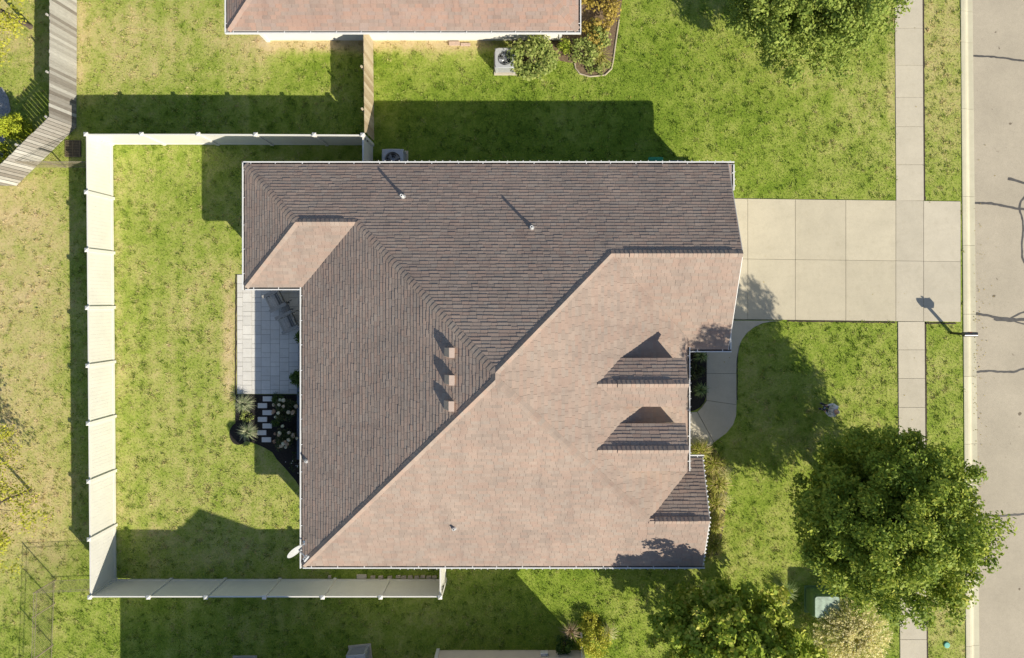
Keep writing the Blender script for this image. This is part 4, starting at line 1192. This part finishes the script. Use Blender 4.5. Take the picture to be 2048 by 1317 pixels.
def clump_leaves(R, C, rc, per, size, flat=.8, tone=.25, up=.5, aspect=.62):
    n = len(C); idx = np.repeat(np.arange(n), per); N = len(idx)
    d = norm(R.normal(size=(N, 3))); rad = R.random(N)**.42
    rr = (rc*R.uniform(.7, 1.25, n))[idx]
    P = C[idx] + d*(rad*rr)[:,None]*np.array([1, 1, flat])
    Nn = norm(d*.55 + np.array([0,0,up]) + R.normal(size=(N,3))*.45)
    L = size*R.uniform(.55, 1.0, N)*(1+.7*R.random(N)**3)
    ct = R.uniform(0, 1, n)[idx]
    a = np.clip(.5*R.random(N)+.5*ct*tone*2+(.5-tone)*.5+.12*rad-.04, 0, 1)
    return P, Nn, L, L*aspect, a
def tree(name, label, base, cz, rx, ry, rz, nc, rc, per, size, mat, seed, trunk=.14, lean=(0,0), cat='tree', lo=-.55, group=None, wob=.16, aspect=.62, lobes=0):
    R = rng(seed); root = empty(name, (base[0], base[1], 0), absolute=True); tag(root, label, cat, group)
    o = np.array([base[0]+lean[0], base[1]+lean[1], cz])
    C = crown_clumps(R, nc, rx, ry, rz, lo, wob, lobes) + o
    P, Nn, L, W, a = clump_leaves(R, C, rc, per, size, aspect=aspect)
    k = P[:,2] > .12
    Q = leaf_quads(P[k], Nn[k], L[k], W[k], R)
    me = poly_mesh('crown', Q, a[k], mat); oc = bpy.data.objects.new('crown', me); link(oc, root)
    b = MB(); bx, by = base
    top = Vector((o[0], o[1], cz+rz*.25)); z1 = max(.25, cz-rz*.75)
    b.tube([(bx,by,0),(bx,by,.15),(bx+lean[0]*.3,by+lean[1]*.3,z1),(bx+lean[0]*.8,by+lean[1]*.8,cz-rz*.1),top], [trunk*1.35,trunk,trunk*.85,trunk*.5,trunk*.15], 9)
    for i in R.choice(len(C), min(len(C), 18), replace=False):
        c = Vector(C[i]); s = Vector((bx+lean[0]*.5, by+lean[1]*.5, z1+(cz-z1)*R.uniform(.1,.9)))
        m_ = s.lerp(c, .5)+Vector((0,0,.12*(c-s).length))
        b.tube([s, m_, c], [trunk*.38, trunk*.22, trunk*.07], 6)
    b.build('trunk', M['bark'], root)
    return root
def bush(name, label, base, h, r, nc, rc, per, size, mat, seed, cat='shrub', ry=None, group=None, up=.5, aspect=.62):
    R = rng(seed); root = empty(name, (base[0], base[1], 0)); tag(root, label, cat, group)
    ry = ry or r
    C = crown_clumps(R, nc, r-rc*.6, ry-rc*.6, h*.5, -.8, .10) + np.array([base[0], base[1], h*.52])
    C[:,2] = np.clip(C[:,2], rc*.5, None)
    P, Nn, L, W, a = clump_leaves(R, C, rc, per, size, up=up, aspect=aspect); P[:,2] = np.clip(P[:,2], .03, None)
    me = poly_mesh('foliage', leaf_quads(P, Nn, L, W, R), a, mat); link(bpy.data.objects.new('foliage', me), root)
    b = MB()
    for i in range(min(7, len(C))): b.tube([(base[0]+R.normal()*.04, base[1]+R.normal()*.04, 0), tuple(C[i])], [.016, .006], 5)
    b.build('stem', M['bark'], root)
    return root
def blade_quads(R, base, n, r0, L, h, w, seg=4, spread=(0, 6.2832), curl=1.3):
    ph = R.uniform(spread[0], spread[1], n); rr = r0*np.sqrt(R.random(n)); l = L*R.uniform(.55, 1.12, n); hh = h*R.uniform(.6, 1.15, n); ww = w*R.uniform(.7, 1.3, n)
    pa = R.uniform(0, 6.28, n)
    p0 = np.stack([base[0]+rr*np.cos(pa), base[1]+rr*np.sin(pa), np.full(n, .02)], -1)
    dr = np.stack([np.cos(ph), np.sin(ph), np.zeros(n)], -1); pr = np.stack([-np.sin(ph), np.cos(ph), np.zeros(n)], -1)
    rows = []
    for i in range(seg+1):
        s = i/seg
        z = hh*np.sin(np.pi*.5*min(1, s*curl))*(1-.45*max(0, s-.55)/.45)
        c = p0 + dr*(l*s**1.35)[:,None] + np.array([0,0,1])*z[:,None]
        wd = ww*(1-.88*s**1.6)*.5
        rows.append((c-pr*wd[:,None], c+pr*wd[:,None]))
    Q = [np.stack([rows[i][0], rows[i][1], rows[i+1][1], rows[i+1][0]], 1) for i in range(seg)]
    att = R.random(n)
    return np.concatenate(Q, 0), np.concatenate([np.clip(att+.12*(i-seg/2)/seg, 0, 1) for i in range(seg)], 0)
def tuft(name, label, base, n, r0, L, h, w, mat, seed, cat='ornamental grass', group=None, plume=None):
    R = rng(seed); root = empty(name, (base[0], base[1], 0)); tag(root, label, cat, group)
    Q, a = blade_quads(R, base, n, r0, L, h, w)
    link(bpy.data.objects.new('blades', poly_mesh('blades', Q, a, mat)), root)
    if plume:
        pm, npl, pl_, pw = plume
        ph = R.uniform(0, 6.28, npl); d = L*R.uniform(.15, 1.05, npl)
        Pc = np.stack([base[0]+d*np.cos(ph), base[1]+d*np.sin(ph), h*(1.08-.42*(d/L)**2)], -1)
        k = 9; idx = np.repeat(np.arange(npl), k); t = np.tile(np.linspace(-.5, .5, k), npl)
        dirv = norm(np.stack([np.cos(ph), np.sin(ph), .75-.6*d/L], -1))
        Pl = Pc[idx] + dirv[idx]*(t*pl_)[:,None] + R.normal(size=(npl*k, 3))*pw*.3
        Nn = norm(R.normal(size=Pl.shape)+np.array([0,0,.8]))
        V = leaf_quads(Pl, Nn, np.full(len(Pl), pw*1.9), np.full(len(Pl), pw*.8), R)
        link(bpy.data.objects.new('plume', poly_mesh('plume', V, np.clip(R.random(npl)[idx]*.7+.3*R.random(len(idx)), 0, 1), pm)), root)
    return root

tree('street_tree', 'large dense green tree over the pavement and kerb at lower right', (13.68,-8.38), 4.7, 3.72, 3.76, 4.0, 740, .45, 190, .135, M['leaf_big'], 5, .17, lo=-.92, lobes=44)
tree('yard_tree', 'pale green tree overhanging the lawn at the top right edge', (11.25,12.3), 3.6, 3.6, 3.6, 3.0, 460, .44, 170, .135, M['leaf_north'], 6, .15, lo=-.85, lobes=40)
tree('round_tree', 'round leafy tree at the bottom edge beside the house corner', (8.15,-13.95), 3.4, 3.5, 3.0, 2.8, 430, .36, 105, .165, M['leaf_south'], 7, .12, aspect=.8, lo=-.8, lobes=30)
tree('sparse_tree', 'sparse yellow-green tree at the left edge beyond the white fence', (-22.5,-8.6), 2.6, 2.0, 3.0, 1.8, 120, .50, 60, .12, M['leaf_yellow'], 8, .07, wob=.25)
tree('locust_tree', 'yellow leaved tree in the top left corner behind the wooden fence', (-22.5,12.3), 3.2, 2.3, 2.4, 1.6, 100, .55, 75, .12, M['leaf_yellow'], 9, .10, wob=.25)
bush('arborvitae', 'bright yellow-green conifer behind the bend of the wooden fence', (-22.62,7.60), 1.5, .66, 60, .22, 110, .08, M['leaf_arb'], 10, 'conifer')
bush('arborvitae', 'yellow-green conifer cut by the left edge below its twin', (-23.45,6.35), 1.5, .62, 40, .22, 90, .07, M['leaf_arb'], 11, 'conifer')
bush('leafy_shrub', 'big-leaved pale green shrub covering part of the condenser', (.13,10.72), 1.35, 1.22, 55, .32, 42, .15, M['leaf_pale'], 12, ry=1.02, up=.9, aspect=.72)
bush('mixed_shrub', 'loose green perennials inside the curved bed edging', (2.35,11.0), .95, .75, 26, .26, 40, .12, M['leaf_pale'], 13)
bush('mixed_shrub', 'low pale perennials at the rounded tip of the corner bed', (2.95,10.45), .35, .62, 22, .16, 40, .08, M['leaf_pale'], 113, ry=.42)
bush('dark_shrub', 'dark green plant beside the neighbour downspout', (1.55,11.25), .7, .40, 12, .2, 40, .10, M['leaf_south'], 14)
tuft('yellow_grass', 'bright yellow-green grass tuft in the curved corner bed', (3.15,10.85), 160, .12, .55, .40, .02, M['blade_yellow'], 15)
bush('golden_shrub', 'golden brown shrub along the end wall of the rust-roofed house', (3.02,13.2), 1.3, .95, 60, .28, 60, .12, M['leaf_gold'], 16, ry=1.9)
bush('golden_shrub', 'yellowing low plants at the corner of the rust-roofed house', (3.05,11.75), .7, .75, 26, .24, 40, .11, M['leaf_pale'], 17)
# back bed
tuft('variegated_grass', 'pale variegated grass tuft touching the patio corner', (-12.78,-4.62), 210, .08, .50, .42, .022, M['blade_var'], 18)
tuft('variegated_grass', 'pale variegated grass tuft beside the dark round painted shadow', (-12.62,-5.88), 210, .08, .48, .42, .022, M['blade_var'], 19)
bush('low_perennial', 'low yellowish plants between the two variegated grass tufts', (-12.72,-5.25), .30, .36, 12, .13, 30, .07, M['leaf_pale'], 20)
b = MB(); x, y, _ = PX(477, 868); b.prism([(x+.40*math.cos(t*math.pi/12), y+.50*math.sin(t*math.pi/12)) for t in range(24)], -.04, .020); mr = b.build('painted_shadow_disc', M['mulch']); tag(mr, kind='structure')  # dark mulch-coloured disc laid in place of a round cast shadow
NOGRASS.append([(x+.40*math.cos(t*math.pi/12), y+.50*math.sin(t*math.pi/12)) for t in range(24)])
def hydrangea(label, base, r, h, nf, seed):
    root = bush('hydrangea', label, base, h, r, 26, .2, 50, .10, M['leaf_hyd'], seed)
    R = rng(seed+50)
    for k in range(nf):
        t = R.uniform(0, 6.28); d = r*1.02*math.sqrt(R.uniform(.08, 1)); b = MB(); b.r = float(R.random())
        b.ball((base[0]+d*math.cos(t), base[1]+d*math.sin(t), h*(1.0-.45*(d/r)**2)+.06), R.uniform(.065, .095), 10, .16, random.Random(k), .75)
        b.build('bloom', M['flower'], root)
hydrangea('tan and white hydrangea nearer the patio', (-10.85,-4.85), .55, .85, 13, 21)
hydrangea('hydrangea with many tan blooms farther from the patio', (-10.82,-6.1), .52, .80, 17, 22)
bush('low_perennial', 'small dark green mound between hydrangea and patio edge', (-11.35,-4.45), .35, .32, 10, .13, 40, .06, M['leaf_dark'], 23)
bush('low_perennial', 'small dark green mound left of the hydrangeas beside stepping stones', (-11.35,-5.42), .35, .30, 10, .13, 40, .06, M['leaf_dark'], 24)
wfl = bush('white_flowers', 'low dark plants dotted with tiny white flowers by the back wall', (-10.35,-7.35), .22, .55, 14, .12, 20, .05, M['leaf_dark'], 25, 'flowers')
R = rng(26); b = MB()
for k in range(22): b.ball((-10.35+R.normal()*.28, -7.30+R.normal()*.35, .22+R.uniform(0,.08)), .022, 6)
tag(b.build('blossom', M['white'], wfl), kind='stuff')
# pots on the patio
def pot(label, base, r, hp, seed, rr, hh):
    root = bush('potted_shrub', label, base, hh, rr, 26, .17, 60, .085, M['leaf_dark'], seed, 'potted plant')
    for ch in root.children: ch.location.z += hp*.8
    b = MB(); b.lathe((base[0], base[1], .03), [(r*.72,0),(r,hp),(r*.9,hp),(r*.86,hp-.06),(.001,hp-.06)], 20); b.build('pot', M['ledge'], root)
pot('potted green shrub beside the front patio chair', (-9.98,-1.62), .22, .40, 27, .34, .65)
pot('potted green shrub between bench and long planter, with white blooms', (-10.28,-3.50), .20, .35, 28, .36, .60)
bush('planter_plant', 'trailing green plant at the near end of the long planter', (-10.15,-4.15), .55, .30, 12, .14, 50, .07, M['leaf_dark'], 29)
# front bed
tuft('spiky_plant', 'spiky green plant under the garage gutter in the front bed', (7.62,-2.50), 120, .05, .36, .45, .03, M['blade_green'], 30, 'spiky plant')
tuft('spiky_plant', 'spiky pale green plant at the curved end of the front bed', (7.62,-4.02), 150, .05, .38, .42, .03, M['blade_green'], 31, 'spiky plant')
bush('brown_shrub', 'brownish green shrub between the two spiky plants', (7.38,-3.22), .55, .46, 22, .16, 50, .07, M['leaf_hyd'], 32)
GL = ['yellow ornamental grass at the end of the front walk', 'yellow-green ornamental grass just past the gutter corner', 'yellow and blond ornamental grass beside the dark gable slope, upper one',
      'yellow and blond ornamental grass beside the dark gable slope, lower one', 'yellow grass clump in front of the gable ridge end', 'brownish grass clump below the gable ridge, in tree shade']
for i, (px, py) in enumerate([(1400,903),(1428,928),(1436,968),(1430,1010),(1428,1050),(1428,1090)]):
    x, y, _ = PX(px, py, .4)
    tuft('ornamental_grass', GL[i], (x, y), 330, .14, .62, .55, .030, M['blade_yellow'], 33+i, group='grasses along the front gable', plume=(M['blade_yellow'], 30, .20, .030))
for i, (px, py, lb) in enumerate([(1449,948,'blond seed heads leaning out over the lawn, upper clump'), (1446,1000,'blond seed heads leaning out over the lawn, lower clump')]):
    x, y, _ = PX(px, py, .4)
    tuft('fountain_grass', lb, (x, y), 120, .08, .45, .55, .016, M['blade_blond'], 45+i, plume=(M['blade_blond'], 40, .18, .022))
tuft('fountain_grass', 'large blond fountain grass beside the transformer cabinet', (14.15,-14.75), 520, .35, 1.6, 1.15, .026, M['blade_blond'], 47, plume=(M['blade_blond'], 850, .28, .070))
tuft('sedge', 'small green grass clump left of the transformer cabinet', (11.40,-13.0), 160, .10, .65, .50, .018, M['blade_green'], 48)
# by the beige house
bush('yellow_shrub', 'yellow-green low shrub beside the beige house corner', (2.95,-15.25), .7, .85, 34, .22, 55, .09, M['leaf_yellow'], 49)
bush('green_shrub', 'small dark green shrub against the beige wall', (1.55,-15.35), .9, .48, 18, .18, 50, .09, M['leaf_dark'], 50)
bush('yellow_shrub', 'yellow-green plant above the beige house downspout', (2.75,-14.45), .5, .6, 18, .18, 45, .08, M['leaf_yellow'], 51)
tuft('dead_twigs', 'dry tan twiggy plant at the shadow edge by the beige house', (1.80,-14.75), 90, .06, .55, .60, .018, M['twig'], 52, 'dry plant')
tuft('tall_weed', 'dry grass seed heads beyond the yellow plant, near the bottom', (3.5,-14.8), 110, .10, .50, .55, .016, M['blade_blond'], 53)

# ------------------------------------------------------------------ the person with the remote control
PB = (13.13, -4.80); PR = math.radians(163)
per = empty('person', (PB[0], PB[1], .012), PR, absolute=False)
tag(per, 'person in a light grey hooded top looking down at a controller, standing under the tree', 'person')
sk = bpy.data.meshes.new('body_skeleton')
J = {'pel':(0,0,.95,.145),'spine':(.0,0,1.14,.150),'chest':(.02,0,1.34,.165),'neck':(.04,0,1.48,.062),'skull':(.075,0,1.56,.060),
     'ls':(.0,.175,1.39,.085),'le':(.06,.265,1.12,.058),'lw':(.27,.15,1.12,.040),'lh':(.33,.115,1.13,.036),
     'rs':(.0,-.175,1.39,.085),'re':(.06,-.265,1.12,.058),'rw':(.27,-.15,1.12,.040),'rh':(.33,-.115,1.13,.036),
     'lp':(0,.095,.88,.105),'lk':(.03,.105,.50,.070),'la':(-.01,.11,.10,.052),'lt':(.15,.135,.045,.045),
     'rp':(0,-.095,.88,.105),'rk':(.03,-.105,.50,.070),'ra':(-.01,-.11,.10,.052),'rt':(.15,-.135,.045,.045)}
keys = list(J); ix = {k: i for i, k in enumerate(keys)}
ED = [('pel','spine'),('spine','chest'),('chest','neck'),('neck','skull'),('chest','ls'),('ls','le'),('le','lw'),('lw','lh'),('chest','rs'),('rs','re'),('re','rw'),('rw','rh'),
      ('pel','lp'),('lp','lk'),('lk','la'),('la','lt'),('pel','rp'),('rp','rk'),('rk','ra'),('ra','rt')]
sk.from_pydata([J[k][:3] for k in keys], [(ix[a], ix[c]) for a, c in ED], [])
tmp = bpy.data.objects.new('body_skeleton', sk); COL.objects.link(tmp)
tmp.modifiers.new('skin', 'SKIN'); sub = tmp.modifiers.new('sub', 'SUBSURF'); sub.levels = 2; sub.render_levels = 2
sl = sk.skin_vertices[0].data
for i, k in enumerate(keys):
    r = J[k][3]; sl[i].radius = (r, r); sl[i].use_root = (k == 'pel')
    if k in ('chest','spine','pel'): sl[i].radius = (r*.82, r*1.0)
dg_ = bpy.context.evaluated_depsgraph_get()
bm = bmesh.new(); tm = bpy.data.meshes.new_from_object(tmp.evaluated_get(dg_)); bm.from_mesh(tm)
bpy.data.objects.remove(tmp)
ex = MB()
ex.ball((.085,0,1.655), .088, 16, 0, None, 1.28)                 # head
ex.ball((.175,0,1.635), .017, 8); ex.ball((.08,.088,1.645), .022, 8, 0, None, 1.5); ex.ball((.08,-.088,1.645), .022, 8, 0, None, 1.5)
for s in (-1, 1):                                                 # fingers curled round the controller, thumbs on top
    for q in range(4):
        y = s*(.128-.004*q); x0 = .335+.018*q
        L = (.050,.060,.056,.044)[q]
        ex.tube([(x0,y,1.125),(x0+.012,y-s*.016,1.100),(x0+.010,y-s*(.016+L*.5),1.085)], [.010,.009,.007], 7)
    ex.tube([(.315,s*.105,1.145),(.335,s*.085,1.162),(.355,s*.070,1.160)], [.012,.010,.008], 7)
exm = ex.mesh('extra', []); bm.from_mesh(exm)
body = bpy.data.meshes.new('body'); bm.to_mesh(body); bm.free()
for mm in ('shirt', 'trouser', 'skin', 'shoe'): body.materials.append(M[mm])
for p in body.polygons:
    c = p.center; p.use_smooth = True
    if c.z < .085: p.material_index = 3
    elif c.z < .93: p.material_index = 1
    elif c.z > 1.475 or (c.x > .275 and c.z < 1.25): p.material_index = 2
    else: p.material_index = 0
link(bpy.data.objects.new('body', body), per)
b = MB(); b.lathe((.04,0,1.40), [(.10,.0),(.125,.045),(.115,.085),(.085,.06)], 18)
b.ball((-.075,0,1.43), .095, 10, 0, None, .6); b.build('hood', M['shirt'], per, smooth=True)
b = MB()
for k in range(9):
    t = math.pi*(.5+k/8); b.ball((.075+.072*math.cos(t), .074*math.sin(t), 1.655), .034, 8, .1, random.Random(k), 1.4)
b.build('hair', M['hair'], per, smooth=True)
b = MB(); b.tube([(.10,.085,1.47),(.20,.075,1.36),(.33,.055,1.17)], .009, 6); b.tube([(.10,-.085,1.47),(.20,-.075,1.36),(.33,-.055,1.17)], .009, 6); b.build('neck_strap', M['blue_bin'], per)
rc_ = empty('remote_controller', (PB[0]+.375*math.cos(PR), PB[1]+.375*math.sin(PR), 1.13), PR, absolute=False)
tag(rc_, 'dark remote controller with an antenna held by the person', 'controller')
b = MB(); loft(b, [rr_ring(-.055,.055,-.10,.10,.025,-.022), rr_ring(-.055,.055,-.10,.10,.025,.018)]); b.build('casing', M['black'], rc_)
b = MB(); b.box(-.035,.04,-.05,.05,.019,.026); b.build('screen', M['grey_metal'], rc_)
b = MB(); b.tube([(.06,-.085,.0),(.13,-.085,.03)], .008, 6); b.tube([(.06,.085,.0),(.13,.085,.03)], .008, 6); b.build('antenna', M['white'], rc_)

# ------------------------------------------------------------------ grass
R = rng(99); Ntry = 560000
gx = R.uniform(-24.6, 19.75, Ntry); gy = R.uniform(-16.8, 14.2, Ntry)
keep = gx < kerb_l(gy)-.02
for p in NOGRASS: keep &= ~in_poly(gx, gy, p)
thin = fbm(gx, gy, 1.3, 21)
keep &= R.random(Ntry) < .55 + .9*(thin-.25)
gx, gy = gx[keep], gy[keep]; n = len(gx)
dr = dryness(gx, gy)
gz = (fbm(gx, gy, .25, 2)-.5)*.03
ph = R.uniform(0, 6.2832, n); tilt = R.uniform(.35, 1.35, n); L = R.uniform(.045, .10, n)*(1-.3*dr); w = R.uniform(.012, .022, n)
P0 = np.stack([gx, gy, gz-.004], -1)
d = np.stack([np.cos(ph)*np.sin(tilt), np.sin(ph)*np.sin(tilt), np.cos(tilt)], -1)
ps = R.uniform(0, 6.2832, n)
s_ = np.stack([np.cos(ps), np.sin(ps), np.zeros(n)], -1)
# coarse tufts: broad-leaved weeds and clumps of taller or straw-coloured blades
nc = 5200; ci = R.integers(0, n, nc); kk = np.repeat(ci, 14); m2 = len(kk)
cp = P0[kk] + np.concatenate([R.normal(size=(m2, 2))*.055, np.zeros((m2, 1))], 1)
ct = np.repeat(np.where(R.random(nc) < .5, -.12, .14), 14)
P0 = np.concatenate([P0, cp]); dr = np.concatenate([dr, np.clip(dr[kk]+ct, 0, 1)])
d = np.concatenate([d, d[R.integers(0, n, m2)]]); L = np.concatenate([L, R.uniform(.07, .13, m2)])
s_ = np.concatenate([s_, s_[R.integers(0, n, m2)]]); w = np.concatenate([w, R.uniform(.016, .028, m2)]); n = n+m2
T = np.stack([P0-s_*w[:,None], P0+s_*w[:,None], P0+d*L[:,None]], 1)
ga = np.clip(dr + .34*(R.random(n)-.5) + .06*(R.random(n) > .9), 0, 1)
go = bpy.data.objects.new('grass', poly_mesh('grass', T, ga, M['grass'])); COL.objects.link(go)
tag(go, 'mown lawn grass, partly dry, all around the houses', 'grass', kind='stuff')

# fallen leaves and crumbs of litter below the trees
R = rng(123); n = 900
cxy = np.array([[13.5,-8.5],[11.3,11.5],[8.2,-13],[19.9,-2],[2,11]])[R.choice(5, n, p=[.4,.22,.13,.2,.05])]
lp = cxy + R.normal(size=(n, 2))*np.array([2.8, 3.4]); lp[:,0] = np.where(np.abs(cxy[:,0]-19.9) < .1, 20.0+np.abs(R.normal(size=n))*.35, lp[:,0])
onroad = lp[:,0] > kerb_l(lp[:,1])+.28
z = np.where(onroad, -.052, .042)
bad = in_poly(lp[:,0], lp[:,1], [(-9.1,-10.6),(8.3,-10.6),(8.3,5.6),(-9.1,5.6)]) | ((lp[:,1] > 11) & (lp[:,0] < 2.2)) | ((lp[:,1] < -15.4) & (lp[:,0] < 2.5))
P = np.stack([lp[:,0], lp[:,1], z], -1)[~bad]
Nn = norm(R.normal(size=P.shape)*.25+np.array([0,0,1])); L = R.uniform(.03, .075, len(P))
lo_ = bpy.data.objects.new('leaf_litter', poly_mesh('leaf_litter', leaf_quads(P, Nn, L, L*.6, R), R.random(len(P)), M['leaf_gold'])); COL.objects.link(lo_)
tag(lo_, 'scattered fallen leaves under the trees and along the kerb', 'leaves', kind='stuff')
